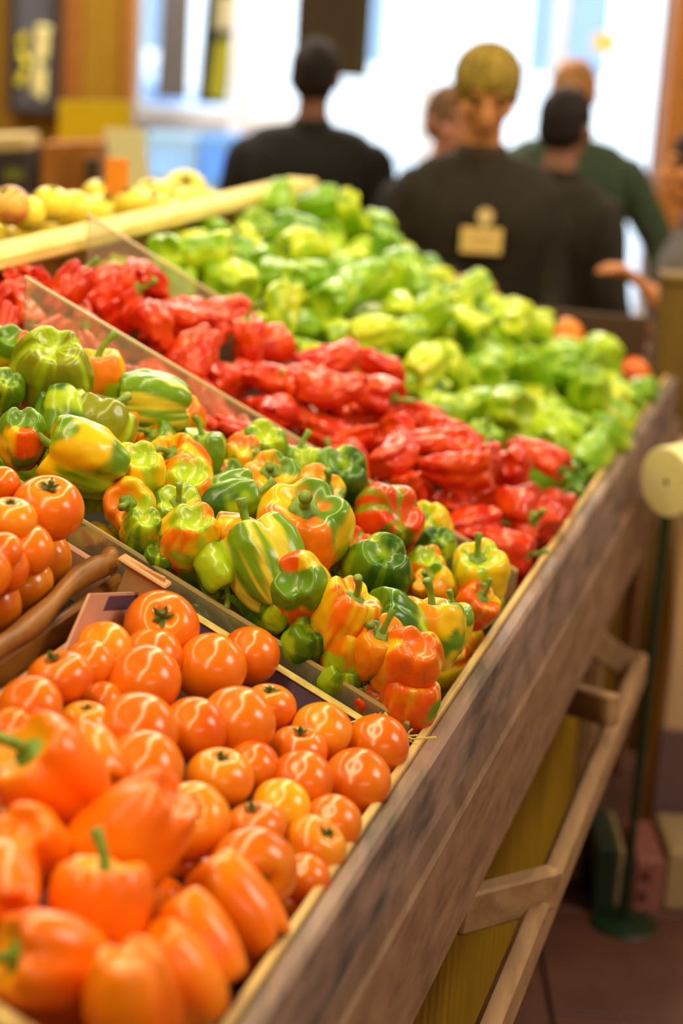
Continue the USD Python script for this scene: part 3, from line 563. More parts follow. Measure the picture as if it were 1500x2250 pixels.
C1, C2, C3, BK = (.1, .5, .8), (-.4, .6, .6), (.5, .5, .6), (-.2, -.5, -.7)
MX = [
 (22, 775, 85, 'm_orange', 1, BK, .03, 'orange and red mixed pepper in the far left corner by the pale lath'),
 (110, 832, 150, 'm_striped', 1, BK, .05, 'yellow-green pepper overhanging the dark hollow one, upper left'),
 (105, 885, 100, 'm_red', 0, (.0, .2, .95), .02, 'pepper with a dark green stem hollow and reddish rim facing the viewer'),
 (215, 838, 112, 'm_orange', 2, (.0, .7, .2), .04, 'orange-yellow pepper next to the red peppers, upper left group'),
 (18, 860, 75, 'm_green', 0, BK, .03, 'pale green pepper cut by the left edge below the corner pepper'),
 (330, 893, 128, 'm_striped', 0, (-.9, .1, .2), .06, 'green pepper with yellow ribs lying sideways against the red peppers'),
 (405, 922, 75, 'm_orange', 0, BK, .03, 'orange pepper slice showing right of the ribbed green one'),
 (42, 960, 100, 'm_orange', 1, BK, .04, 'orange pepper with yellow top at the left edge'),
 (150, 935, 112, 'm_green', 1, (.1, -.6, .2), .04, 'olive green pepper in the middle of the upper left group'),
 (205, 948, 118, 'm_striped', 1, (.3, .7, -.2), .045, 'olive and yellow pepper with a sharp ridge, overlapping the olive green one'),
 (262, 945, 75, 'm_yellow', 2, (.1, .9, .1), .03, 'small yellow pepper with knobbly top below the ribbed green one'),
 (348, 975, 82, 'm_half', 0, C2, .03, 'small pepper, green above and orange below, under the ribbed green one'),
 (128, 1052, 148, 'm_green', 2, (-.7, .3, .2), .05, 'large green pepper with a pale streak behind the star-topped tomato'),
 (212, 1062, 85, 'm_green', 0, BK, .03, 'dark green pepper between the large streaked one and the yellow dome'),
 (300, 1040, 112, 'm_yellow', 0, BK, .055, 'yellow-green dome-shaped pepper right of the large streaked green one'),
 (282, 1115, 100, 'm_yellow', 2, (.1, .1, .9), .03, 'yellow-green pepper with orange stem hollow facing forward, below the yellow dome'),
 (398, 1028, 108, 'm_orange', 0, C2, .04, 'orange pepper with one red lobe, right of the yellow dome'),
 (440, 1002, 92, 'm_green', 0, (.1, .9, .2), .035, 'green pepper with knobbly shoulders behind the red-lobed orange one'),
 (412, 1075, 112, 'm_orange', 2, BK, .04, 'orange-yellow pepper with folded side beside the smooth green one'),
 (492, 1103, 118, 'm_green', 1, (.8, .2, -.1), .05, 'smooth green pepper lying on its side at the middle left of the section'),
 (385, 1132, 95, 'm_green', 2, (.2, .6, .7), .035, 'bright green pepper with pale stem scar toward the viewer'),
 (572, 988, 98, 'm_green', 2, BK, .045, 'green pepper with yellow crown against the red peppers, second from the ribbed one'),
 (530, 1012, 88, 'm_half', 0, BK, .04, 'yellow-green pepper blushing orange below the yellow-crowned green one'),
 (592, 1062, 112, 'm_yellow', 1, C1, .045, 'yellow pepper with green streaks above the biggest mixed pepper'),
 (652, 1032, 92, 'm_green', 0, (.1, .95, .1), .04, 'light green pepper with upright stem beside the divider to the red ones'),
 (500, 1052, 70, 'm_orange', 1, BK, .02, 'orange pepper low in the gap above the smooth green one'),
 (745, 1065, 120, 'm_green', 1, BK, .05, 'dark green pepper with grey shine against the divider to the red ones'),
 (690, 1098, 108, 'm_yellow', 1, C3, .045, 'yellow and orange pepper just behind the biggest mixed pepper'),
 (402, 1210, 115, 'm_orange', 2, BK, .045, 'yellow-orange pepper with green lower side near the clear divider'),
 (462, 1240, 100, 'm_green', 0, (.3, -.6, .2), .035, 'green pepper tucked between the two orange ones near the clear divider'),
 (528, 1213, 118, 'm_orange', 0, (-.8, .3, .1), .05, 'plain orange pepper with green-yellow cap right of the tucked green one'),
 (655, 1175, 178, 'm_half', 0, (.15, .65, .6), .07, 'biggest mixed pepper, orange on its left and olive green on its right'),
 (765, 1210, 85, 'm_red', 0, BK, .02, 'red-tipped pepper squeezed right of the biggest mixed one'),
 (850, 1152, 132, 'm_red', 0, (-.3, -.2, -.8), .06, 'pepper with bold red and green stripes below the red peppers'),
 (942, 1160, 78, 'm_yellow', 0, C2, .04, 'small yellow-green pepper right of the red-striped one'),
 (950, 1205, 72, 'm_green', 1, BK, .03, 'small dark green pepper below the small yellow-green one'),
 (285, 1195, 82, 'm_green', 2, BK, .02, 'green pepper low behind the clear divider, right of the star-topped tomato'),
 (300, 1240, 72, 'm_green', 0, C1, .01, 'small green pepper seen through the clear divider above the cardboard flap'),
 (512, 1328, 165, 'm_striped', 0, (-.35, .75, -.2), .06, 'large green pepper with many yellow stripes at the clear divider'),
 (590, 1345, 72, 'm_green', 0, BK, .03, 'slim green pepper pressed against the many-striped one'),
 (635, 1280, 130, 'm_orange', 1, (.1, -.3, -.9), .06, 'bright orange two-lobed pepper right above the dark stem hollow'),
 (692, 1322, 85, 'm_orange', 0, C3, .03, 'orange pepper right of the two-lobed orange one'),
 (655, 1360, 92, 'm_red', 0, (.4, .1, .9), .02, 'pepper with long brown stem in a dark green hollow'),
 (828, 1265, 130, 'm_green', 1, BK, .06, 'plain green dome-shaped pepper below the red-striped one'),
 (930, 1250, 82, 'm_orange', 2, BK, .03, 'slim orange pepper right of the plain green dome'),
 (955, 1292, 78, 'm_yellow', 1, C2, .03, 'small amber pepper below the slim orange one'),
 (1045, 1265, 108, 'm_yellow', 0, (.0, .75, .6), .055, 'yellow-rimmed pepper with green star top, nearest the red peppers at the fascia'),
 (775, 1300, 80, 'm_green', 2, C1, .03, 'light green pepper with pale stub stem left of the plain green dome'),
 (762, 1395, 118, 'm_orange', 0, (.4, .6, .3), .05, 'orange pepper with rolled yellow shoulder in front of the pale stub stem'),
 (862, 1382, 122, 'm_green', 1, (-.5, .4, .4), .055, 'dark green glossy pepper left of the tall yellow one'),
 (870, 1440, 82, 'm_green', 0, BK, .02, 'green pepper curled under the dark glossy one'),
 (965, 1400, 122, 'm_yellow', 1, (.1, .95, .1), .06, 'tall yellow pepper with green lower side close to the fascia'),
 (1022, 1395, 85, 'm_green', 2, (.1, .95, .2), .045, 'upright yellow-green pepper squeezed between the tall yellow one and the fascia'),
 (1062, 1345, 82, 'm_orange', 1, C3, .03, 'orange and yellow pepper touching the fascia below the green star top'),
 (735, 1455, 112, 'm_orange', 2, (.3, .6, .3), .035, 'yellow-orange pepper under the dark green star near the clear divider'),
 (775, 1478, 112, 'm_half', 1, (.25, .65, .65), .05, 'pepper crowned by a big dark green star at the clear divider'),
 (638, 1440, 98, 'm_green', 1, BK, .01, 'dark green pepper behind the clear divider beside the dark orange tomato'),
 (720, 1515, 92, 'm_green', 0, BK, .0, 'green pepper pressed on the clear divider above the purple wall'),
 (850, 1480, 75, 'm_red', 0, BK, .01, 'red-orange pepper in the gap right of the dark green star'),
 (928, 1512, 125, 'm_orange', 0, BK, .05, 'orange pepper with green side, nearest the fascia in the front row'),
 (880, 1562, 108, 'm_orange', 1, (.2, .8, .4), .02, 'small orange pepper with jagged green top in the front corner'),
 (795, 1545, 75, 'm_red', 0, BK, -.02, 'red-orange pepper low behind the clear divider near the corner'),
 (600, 1160, 60, 'm_green', 1, BK, .0, 'green pepper low in the shade left of the biggest mixed pepper'),
 (330, 1150, 60, 'm_green', 0, BK, .0, 'green pepper low beside the one with the orange stem hollow'),
 (555, 1150, 65, 'm_yellow', 0, BK, .01, 'yellow-green pepper deep behind the plain orange one'),
]
lay(MX, (.04, .0), (.70, .80), -.10, 'mixed yellow, orange and green peppers', 4, tether=.25, iters=50, grow=1.36)

# heaps laid in rows: row counts from the near divider, place counts up from the fascia
def heap(keys, s0, s1, w0, w1, ds, dw, mound, seed, labelf, group, jit=.3, top=0.0, flat_axis=True, lo=None, hi=None):
    rng = np.random.default_rng(seed); P, Rr, meta = [], [], []
    nrow = int(round((s1 - s0) / ds)); ncol = int(round((w1 - w0) / dw))
    for i in range(nrow):
        for j in range(ncol):
            s = s0 + (i + .5) * (s1 - s0) / nrow + rng.uniform(-jit, jit) * ds; w = w0 + (j + .25 + .5 * (i % 2)) * (w1 - w0) / ncol + rng.uniform(-jit, jit) * dw
            if s > s1 - .02: s = s1 - .02
            if lo: a_, b_ = lo(w), hi(w); s = a_ + (s - s0) / (s1 - s0) * (b_ - a_)
            P.append((s, w, mound(s, w) + rng.uniform(-.012, .014))); meta.append((i, j, rng.choice(len(keys)), 0))
            Rr.append(0.5 * min(ds, dw) * rng.uniform(.98, 1.12))
    n1 = len(P)
    if top:
        for i in range(nrow - 1):
            for j in range(ncol - 1):
                if rng.random() < top: a = np.array(P[i * ncol + j]); P.append(tuple(a + [.5 * ds, .5 * dw, .045])); Rr.append(0.5 * min(ds, dw)); meta.append((i, j, rng.choice(len(keys)), 1))
    P = settle(P, Rr, ((s0 if not lo else .45) - .05, w0 - .04), (s1 + .05, w1 + .04), -.112, iters=40, tether=.25)
    for q, r, (i, j, kk, lay_) in zip(P, Rr, meta):
        key, nv, sc = keys[kk]; spec = KINDS[key]['makers'][0]()
        v = rng.normal(0, 1, 3) * ([1, 1, .45] if flat_axis else [1, 1, 1])
        p = SO + sd * q[0] + sn * q[1] + np.array([0, 0, SLOPE * q[1] + q[2]])
        place(key, int(rng.integers(nv)), p, sc * rng.uniform(.9, 1.12), v, rng.uniform(0, 6.28), labelf(key, i + 1, j + 1, lay_), group)
def red_label(key, i, j, t):
    base = 'wrinkled red pepper' if key == 'red' else 'rounded red pepper'
    return '%s%s, %s row beyond the mixed peppers, %s from the fascia' % (base, ' on top' if t else '', ordinal(i), ordinal(j))
heap([('red', 6, 1.0)] * 5 + [('red_bell', 2, .95)], .72, 1.20, .015, .77, .085, .088, lambda s, w: -.035 + .02 * max(0, 1 - w / .15) + .03 * math.sin(math.pi * min(1, max(0, (s - .70) / .5))), 7, red_label, 'red peppers in the middle section', top=.35, lo=lambda w: sB(w) + .03, hi=lambda w: sC(w) - .02)
def green_label(key, i, j, t):
    return 'green pepper%s, %s row beyond the red peppers, %s from the fascia' % (' atop the heap' if t else '', ordinal(i), ordinal(j))
heap([('green', 6, 1.16)], 1.22, 2.23, .015, .82, .088, .084, lambda s, w: -.042 + .035 * max(0, 1 - w / .15) + .05 * math.sin(math.pi * min(1, max(0, (s - 1.12) / 1.2))) ** .7 * math.sin(math.pi * min(1, max(0, (w + .15) / 1.1))), 8, green_label, 'green peppers in the far heap', top=.45, lo=lambda w: sC(w) + .02, hi=lambda w: 2.23)
RB = [(8, 612, 95, 2, 'at the left picture edge, against the back rail'), (62, 612, 90, 5, 'second from the left edge along the back rail'), (155, 618, 95, 0, 'third from the left edge along the back rail'), (232, 655, 100, 4, 'with a dark round tip, upper left'), (290, 640, 95, 1, 'beside the end of the green divider'), (150, 668, 95, 5, 'left, in the second row below the back rail'),
      (30, 645, 100, 1, 'far left, second above the lath'), (62, 690, 105, 0, 'far left, right above the pale lath'), (125, 742, 105, 3, 'left, just right of the lath end'), (182, 705, 100, 2, 'upper left, one above the lath end'), (200, 792, 105, 5, 'above the yellow-green overhanging pepper'), (285, 832, 105, 4, 'above the orange-yellow pepper'),
      (355, 868, 105, 1, 'above the ribbed green pepper'), (425, 912, 100, 0, 'right of the ribbed green pepper'), (505, 950, 100, 2, 'above the yellow-crowned green pepper'), (95, 640, 95, 3, 'far left, against the back rail')]
lay([(x, y, w_, 'red', v, None, -.005, 'wrinkled red pepper behind the divider, ' + lb) for x, y, w_, v, lb in RB], (.36, .0), (1.2, .80), -.12, 'red peppers behind the clear divider', 12, tether=.3, iters=20, grow=.80, close=.6)
# orange-red tomatoes of the section beyond
rng = np.random.default_rng(9); n_ = 0
for i in range(2):
    for j in range(3):
        place('tomato', int(rng.integers(6)), SW(2.31 + i * .085, .03 + j * .08 + .03 * (i % 2), -.03 + rng.uniform(-.01, .015)), rng.uniform(.95, 1.1), (rng.normal(), rng.normal(), -.6), 0, 'red-orange tomato beyond the green heap, %s row past it, %s from the fascia' % (ordinal(i + 1), ordinal(j + 1)), 'tomatoes beyond the green heap')
def in_sight(p, r):
    """Share of the ball's facing side that no placed piece hides from the picture's side of the stall."""
    c = np.array([q for q, _ in PLACED]); rr = np.array([q for _, q in PLACED]); v = CP - p; v /= np.linalg.norm(v); e1 = np.cross(v, [0, 0, 1.0]); e1 /= np.linalg.norm(e1); e2 = np.cross(e1, v); n, ok = 0, 0
    for a in (0, .4, .75, .95):
        for t in np.linspace(0, 2 * math.pi, 9)[:-1]:
            q = p + r * (v * math.sqrt(1 - a * a) + a * (e1 * math.cos(t) + e2 * math.sin(t))); d = CP - q; L = np.linalg.norm(d); d /= L; m = c - q; al = m @ d
            n += 1; ok += not np.any((al > 0.01) & (np.linalg.norm(m - al[:, None] * d, axis=1) < rr * .9))
    return ok / n
def buried(key, nv, s0, s1, w0, w1, step, h, sc, seed, label, group, sf1=None, sf0=None):
    """The lower layer of a heap: only those pieces that are glimpsed in the gaps."""
    rng = np.random.default_rng(seed); w = w0; i = 0
    while w <= w1:
        s = (sf1(w) if sf1 else s1) - step * .5 * (i % 2); i += 1; j = 0
        while s >= (sf0(w) + .05 if sf0 else s0):
            v = rng.normal(0, 1, 3); v[2] = -abs(v[2]); k_ = key[int(rng.integers(len(key)))]; var = int(rng.integers(nv)); p = SW(s + rng.uniform(-.01, .01), w + rng.uniform(-.01, .01), h); s -= step
            rad = radius_of(KINDS[k_]['makers'][var % len(KINDS[k_]['makers'])]()) * sc
            if in_sight(p, rad) > .10: j += 1; place(k_, var, p, sc, v, 0, label % (ordinal(i), ordinal(j)), group)
        w += step * .87
buried(['tomato'], 6, -.50, -.05, .04, .28, .080, -.055, .98, 31, 'half-buried orange tomato, %s line up from the fascia, %s from the purple wall', 'half-buried tomatoes in the box')
buried(['tomato'], 6, -.36, -.05, .415, .74, .082, -.03, .98, 32, 'half-buried basket tomato, %s line up from the wooden rim, %s from the divider', 'half-buried tomatoes in the basket')
buried(['orange'], 3, -.70, -.54, .065, .27, .095, -.048, .92, 33, 'half-buried orange bell pepper, %s line up from the fascia, %s from the tomatoes', 'half-buried orange peppers')
buried(['red'], 6, .74, 1.16, .05, .72, .10, -.07, .9, 35, 'half-buried red pepper, %s line up from the fascia, %s from the green peppers', 'half-buried red peppers', lambda w: sC(w) - .05, sB)
buried(['m_green', 'm_half', 'm_green', 'm_orange'], 1, .085, .60, .05, .74, .084, -.058, .95, 34, 'half-buried mixed pepper, %s line up from the fascia, %s from the red peppers', 'half-buried mixed peppers', lambda w: sB(w) - .06)
# yellow apples on the far side of the back rail
rng = np.random.default_rng(10); n_ = 0
APL = [(20, 452, 92, 'apple_red'), (112, 448, 85, 'apple'), (168, 468, 104, 'apple'), (218, 432, 80, 'apple'), (290, 450, 80, 'apple'), (332, 432, 80, 'apple'), (405, 426, 108, 'apple'), (452, 446, 70, 'apple'), (-40, 460, 90, 'apple'), (60, 470, 80, 'apple'), (365, 462, 75, 'apple')]
APLAB = ['apple with a red flush at the left edge, behind the pale rail', 'yellow apple right of the flushed one behind the rail', 'large yellow apple with white shine, nearest behind the rail', 'yellow apple behind the large shiny one, by the orange tag', 'yellow apple right of the orange tag behind the rail', 'small yellow apple between the tag and the biggest apple', 'biggest yellow apple, a pale dome at the right end of the row', 'yellow apple half hidden right of the biggest one', 'yellow apple outside the left edge', 'yellow apple low between the flushed and the shiny one', 'yellow apple low in front of the biggest one']
for (x, y, wpx, key), lb in zip(APL, APLAB):
    if x < 0: continue
    w = .93 + .10 * (y < 445); p = on_plane(x, y, SO + sn * w, sn); r = .5 * wpx * float((p - CP) @ Fw) / FPX
    place(key, int(rng.integers(2)), p, r / .037, (rng.normal() * .5, rng.normal() * .5, 1), 0, lb, 'yellow apples behind the rail')
n = 0
for i in range(13):
    for j in range(4):
        p = SZ(.55 + i * .115 + .05 * (j % 2), .99 + j * .11, 1.32 + .012 * ((i * 7 + j * 3) % 3) - .03 * j); n += 1
        place('apple', (i + j) % 2, p, 1.15, (rng.normal() * .5, rng.normal() * .5, 1), 0, 'yellow apple low behind the rail, %s from the left, %s row back' % (ordinal(i + 1), ordinal(j + 1)), 'apples lower in the heap behind the rail')

# ------------------------------------------------------------------ people
def ball(c, r, n=20): return m3.Manifold.sphere(float(r), n).translate([float(v) for v in c])
def blob(c, rx, ry, rz, n=28): return m3.Manifold.sphere(1.0, n).scale([rx, ry, rz]).translate([float(v) for v in c])
def chain(pts):
    """Hulls of the balls (centre, radius) at both ends of every bone."""
    bl = [ball(c, r) for c, r in pts]; return [m3.Manifold.batch_hull([a, b]) for a, b in zip(bl[:-1], bl[1:])]
def union(ms): return m3.Manifold.batch_boolean(ms, m3.OpType.Add)
def soften(man, edge=0.022, it=10):
    t = man.refine_to_length(edge).to_mesh(); v, f = np.array(t.vert_properties[:, :3], float), np.array(t.tri_verts)
    tm = trimesh.Trimesh(v, f, process=True)
    if it: trimesh.smoothing.filter_taubin(tm, 0.5, -0.53, iterations=it)
    return tm
def shaded(tm, n=0.004, scale=18, seed=0):
    v = tm.vertices; tm.vertices = v + tm.vertex_normals * ((meshkit.fbm(v * scale + seed, 3, seed) - .5) * 2 * n)[:, None]; return tm
def hand_mesh(wrist, d, up, side, curl=0.5, k=1.0):
    """Palm and five fingers; d: from the wrist to the knuckles, up: back of the hand, side: +1 if the thumb leaves towards d x up."""
    d = np.asarray(d, float); d /= np.linalg.norm(d); up = np.asarray(up, float); up = up - d * (up @ d); up /= np.linalg.norm(up); sx = np.cross(d, up) * side
    P = lambda a, b, c: wrist + k * (d * a + sx * b + up * c)
    ms = [m3.Manifold.batch_hull([ball(P(0.005, .014, 0), .016 * k), ball(P(.005, -.014, 0), .016 * k), ball(P(.085, .030, 0), .012 * k), ball(P(.085, -.030, 0), .012 * k), ball(P(.045, .034, 0), .013 * k)])]
    for b, L in ((.030, .070), (.010, .080), (-.011, .074), (-.030, .058)):
        p0, ang, pts = np.array([.085, b, 0.0]), 0.25 * curl, []
        for q, (fr, r) in enumerate(((0, .0100), (.45, .0090), (.75, .0084), (1.0, .0074))):
            if q: st_ = L * (fr - (0, .45, .75)[q - 1]); ang += curl * .55; p0 = p0 + np.array([math.cos(ang) * st_, 0, -math.sin(ang) * st_])
            pts.append((P(*p0), r * k))
        ms += chain(pts)
    ms += chain([(P(.02, .030, -.002), .014 * k), (P(.052, .056, -.012), .0105 * k), (P(.078, .066, -.022), .009 * k), (P(.098, .064, -.032), .008 * k)])
    return ms
def make_person(label, x, y, face, height, skin, hair, jacket, trousers, group=None, head_pitch=0.0, head_yaw=0.0, lean=0.0, arms=None, hair_style='short', build=1.0, shoes=(40, 34, 30), collar=None, seed=0):
    """face: heading in degrees, 0 = away from the viewer (+y), 180 = towards the viewer."""
    n_ = numbered('person'); X = UsdGeom.Xform.Define(stage, '/World/' + n_); X.AddTranslateOp().Set(Gf.Vec3d(x, y, 0)); X.AddRotateZOp().Set(-face)
    root = tag(X, label, 'person', group); k = height / 1.72; b = build
    V = lambda a, c, e: np.array([a * k, (c + lean * max(0, e - .9)) * k, e * k])
    legs, shoe = [], []
    for sgn in (-1, 1):
        legs.append([(V(sgn * .095 * b, 0, .90), .085 * k * b), (V(sgn * .105, .015, .50), .058 * k), (V(sgn * .11, -.01, .09), .040 * k)])
        shoe.append([(V(sgn * .11, -.03, .045), .043 * k), (V(sgn * .115, .06, .04), .040 * k), (V(sgn * .12, .15, .033), .032 * k)])
    torso = [[(V(-.10 * b, 0, .93), .095 * k), (V(.10 * b, 0, .93), .095 * k)], [(V(-.09 * b, .0, 1.08), .085 * k), (V(.09 * b, .0, 1.08), .085 * k)], [(V(-.115 * b, .005, 1.27), .098 * k), (V(.115 * b, .005, 1.27), .098 * k)], [(V(-.115 * b, 0, 1.365), .060 * k), (V(.115 * b, 0, 1.365), .060 * k)]]
    def torso_m(e): return [m3.Manifold.batch_hull([ball(c, r + e) for c, r in torso[i] + torso[i + 1]]) for i in range(3)]
    neck_b, head_c = V(0, .0, 1.42), V(0, .03, 1.60)
    sh = {s: V(s * .178 * b, 0, 1.325) for s in (-1, 1)}
    arms = arms or {}
    el, wr = {}, {}
    for s in (-1, 1):
        a_ = arms.get(s, ((.075, -.02, -.29), (.03, .07, -.25)))
        el[s] = sh[s] + k * np.array([a_[0][0] * s, a_[0][1], a_[0][2]]); wr[s] = el[s] + k * np.array([a_[1][0] * s, a_[1][1], a_[1][2]])
    bare = arms.get('bare', False)
    def arm_m(s, e): return chain([(sh[s], .060 * k + e), ((sh[s] * .5 + el[s] * .5), .050 * k + e), (el[s] * .9 + sh[s] * .1, .044 * k + e)]) if bare and e else chain([(sh[s], .060 * k + e), ((sh[s] * .5 + el[s] * .5), .050 * k + e), (el[s], .042 * k + e), (el[s] * .45 + wr[s] * .55, .038 * k + e), (wr[s], .028 * k + e)])
    # head with a face, turned on the neck
    hm = [blob((0, -.005, .025), .076, .094, .098), m3.Manifold.batch_hull([blob((0, .015, -.01), .066, .075, .06), blob((0, .055, -.085), .030, .026, .022), blob((.035, .02, -.06), .02, .03, .03), blob((-.035, .02, -.06), .02, .03, .03)]),
          m3.Manifold.batch_hull([ball((0, .088, .02), .008), ball((0, .112, -.025), .012), ball((.013, .092, -.028), .009), ball((-.013, .092, -.028), .009)]),
          m3.Manifold.batch_hull([ball((-.034, .079, .038), .011), ball((.034, .079, .038), .011)]),
          m3.Manifold.batch_hull([ball((-.019, .080, -.056), .0075), ball((.019, .080, -.056), .0075), ball((0, .087, -.053), .008)]), m3.Manifold.batch_hull([ball((-.017, .079, -.064), .0075), ball((.017, .079, -.064), .0075), ball((0, .086, -.066), .008)])]
    for s in (-1, 1): hm += [blob((s * .078, -.004, -.002), .012, .022, .032), ball((s * .052, .052, -.018), .024)]
    def posed(ms): return [m.scale([k] * 3).rotate([-math.degrees(head_pitch), 0, 0]).rotate([0, 0, -math.degrees(head_yaw)]).translate([float(v) for v in head_c]) for m in ms]
    body = posed(hm) + chain([(neck_b, .058 * k), (head_c + np.array([0, -.015, -.06]) * k, .050 * k)]) + torso_m(0)
    body.append(m3.Manifold.batch_hull([ball(neck_b - [0, 0, .02 * k], .062 * k), ball(sh[-1] + [0, 0, .0], .045 * k), ball(sh[1], .045 * k)]))
    for L in legs: body += chain(L)
    for s in (-1, 1):
        body += arm_m(s, 0); fd = wr[s] - el[s]; body += hand_mesh(wr[s] + fd / np.linalg.norm(fd) * .01, fd, arms.get('back', {}).get(s, (s * .9, .3, .2)), -s if abs(fd[2]) > .1 else s, arms.get('curl', .7), k)
    for L in shoe: body += chain([(c, r * .8) for c, r in L])
    sk = noisy(n_ + '_skin', tuple(int(v * .94) for v in skin), skin, (20, 20, 20), rough=0.5, bump=0.05)
    obj('body', soften(union(body), .017 * k, 4), sk, root, True)
    jk = noisy(n_ + '_jacket', tuple(int(v * .8) for v in jacket), jacket, (30, 30, 30), rough=0.8, bump=0.2)
    jm = torso_m(.022 * k) + [m3.Manifold.batch_hull([ball(neck_b - [0, 0, .02 * k], .074 * k), ball(sh[-1], .070 * k), ball(sh[1], .070 * k)])]
    jm.append(m3.Manifold.batch_hull([ball(V(-.10 * b, 0, .90), .118 * k), ball(V(.10 * b, 0, .90), .118 * k), ball(V(-.09 * b, 0, 1.08), .112 * k), ball(V(.09 * b, 0, 1.08), .112 * k)]))
    obj('jacket', shaded(soften(union(jm), .03, 8), .006, 9, seed), jk, root, True)
    for s in (-1, 1): obj('sleeve', shaded(soften(union(arm_m(s, .020 * k)), .025, 6), .006, 14, seed + s), jk, root, True)
    cl = lathe([(.064, .0), (.072, .03), (.066, .055), (.060, .05), (.060, .0)], 24); cl.apply_scale(k); cl.apply_translation(neck_b + np.array([0, .004, -.005]) * k); obj('collar', cl, jk if collar is None else plain(n_ + '_collar', collar, .8), root, True)
    tr = noisy(n_ + '_trousers', tuple(int(v * .85) for v in trousers), trousers, (30, 30, 30), rough=0.85, bump=0.15)
    tm = []
    for L in legs: tm += chain([(c, r + .016 * k) for c, r in L])
    tm.append(m3.Manifold.batch_hull([ball(c, r + .008 * k) for c, r in torso[0]] + [ball(L[0][0], L[0][1] + .016 * k) for L in legs]))
    obj('trousers', soften(union(tm), .035, 6), tr, root, True)
    sm = plain(n_ + '_shoe', shoes, .5)
    for L in shoe: obj('shoe', soften(union(chain(L)).trim_by_plane([0, 0, 1.0], 0.0), .02, 2), sm, root, True)
    # hair: a cap over the skull, cut away from the face
    hr = noisy(n_ + '_hair', tuple(int(v * .5) for v in hair), hair, (60, 60, 12), rough=0.75, bump=0.5)
    if hair_style == 'bob': cap = union([blob((0, -.012, .040), .100, .108, .104), blob((0, -.05, -.01), .096, .070, .095)]) - m3.Manifold.batch_hull([blob((0, .085, -.03), .060, .06, .07), blob((0, .16, -.04), .075, .06, .10)]) - m3.Manifold.cube([.3, .3, .2], True).translate([0, .02, -.19])
    elif hair_style == 'crop': cap = union([blob((0, -.012, .044), .096, .106, .100), blob((0, -.05, .01), .090, .066, .080)]) - m3.Manifold.batch_hull([blob((0, .095, -.035), .070, .06, .075), blob((0, .18, -.045), .09, .06, .11)]) - m3.Manifold.cube([.3, .3, .2], True).translate([0, .045, -.125])
    else: cap = union([blob((0, -.012, .034), .086, .102, .103), blob((0, -.045, -.005), .078, .064, .075)]) - m3.Manifold.batch_hull([blob((0, .10, -.03), .066, .06, .078), blob((0, .18, -.04), .09, .06, .11)]) - m3.Manifold.cube([.3, .3, .2], True).translate([0, .03, -.165])
    obj('hair', shaded(soften(posed([cap])[0], .012, 3), .006 if hair_style == 'bob' else .004, 40, seed), hr, root, True)
    for s in (-1, 1):
        obj('eye', soften(posed([ball((s * .030, .076, .012), .0125)])[0], .01, 0), plain(n_ + '_eye', (60, 44, 34), .25) if s == -1 else stage.GetPrimAtPath('/World/Looks/' + n_ + '_eye').GetPath(), root, True)
    mo = soften(posed([m3.Manifold.batch_hull([ball((-.020, .0835, -.060), .0045), ball((.020, .0835, -.060), .0045), ball((0, .0925, -.060), .0045)])])[0], .006, 0)
    obj('mouth', mo, plain(n_ + '_lips', (160, 84, 70), .5), root, True)
    return root, dict(V=V, head=head_c, wr=wr, k=k)
def px_at(x, D): return float((CP + ray(x, 300) * D)[0]), float((CP + ray(x, 300) * D)[1])
DOWN = {-1: ((.05, .02, -.28), (.0, .20, -.14)), 1: ((.05, .02, -.28), (.0, .20, -.14)), 'back': {-1: (0, .2, 1), 1: (0, .2, 1)}, 'curl': .8}
X_, Y_ = px_at(683, 6.2)
make_person('person in a black jacket seen from behind, head against the hanging dark board', X_, Y_, 4, 1.64, (140, 92, 62), (44, 28, 14), (30, 27, 20), (36, 34, 36), build=1.2, seed=1, collar=(30, 27, 22))
X_, Y_ = px_at(1060, 5.05)
p2, i2 = make_person('fair-haired person in a dark jacket with a name badge, looking down, facing the viewer', X_, Y_, 180, 1.67, (206, 140, 84), (182, 152, 54), (40, 32, 19), (30, 28, 28), head_pitch=.36, arms={-1: DOWN[-1], 1: ((.05, .02, -.26), (-.15, .20, .05)), 'back': {-1: (0, .2, 1), 1: (0, .3, 1)}, 'curl': .8}, hair_style='crop', build=.92, seed=2, collar=(60, 46, 28))
bd = i2['V'](-.008, .155, 1.225)
badge = thing('name_badge', 'cream name badge with round clip hanging on the fair-haired person\'s chest', 'badge', (0, 0, 0))
R180 = np.array([X_, Y_, 0]); bc = R180 + np.array([-bd[0], -bd[1], bd[2]])
obj('card', box(bc + [-.054, -.004, -.035], bc + [.054, 0, .032], .003), plain('badge_card', (232, 200, 116), .5), badge)
obj('print_line', cat_([box(bc + [-.03, -.0048, .006], bc + [.03, -.004, .011]), box(bc + [-.02, -.0048, -.012], bc + [.022, -.004, -.008])]), plain('badge_print', (196, 164, 96), .6), badge)
rc = trimesh.creation.cylinder(.021, .006, sections=28); rc.apply_transform(trimesh.transformations.rotation_matrix(math.pi / 2, [1, 0, 0])); rc.apply_translation(bc + [.006, -.002, .062]); obj('clip', rc, plain('badge_clip', (236, 208, 140), .4), badge)
obj('strap', box(bc + [-.002, -.002, .03], bc + [.010, .002, .05]), plain('badge_strap', (206, 176, 110), .5), badge)
X_, Y_ = px_at(1232, 5.65)
make_person('dark-haired person in a dark brown jacket, standing just right of the badge wearer', X_, Y_, 35, 1.555, (150, 104, 74), (40, 25, 13), (48, 40, 27), (40, 36, 34), build=1.0, seed=3)
X_, Y_ = px_at(1253, 6.6)
make_person('reddish-blond person in a dark green jacket, behind the dark-haired one', X_, Y_, 195, 1.62, (206, 150, 110), (214, 150, 76), (62, 78, 50), (40, 44, 52), build=1.22, seed=4, arms={-1: ((.16, .0, -.25), (.02, .06, -.24))})
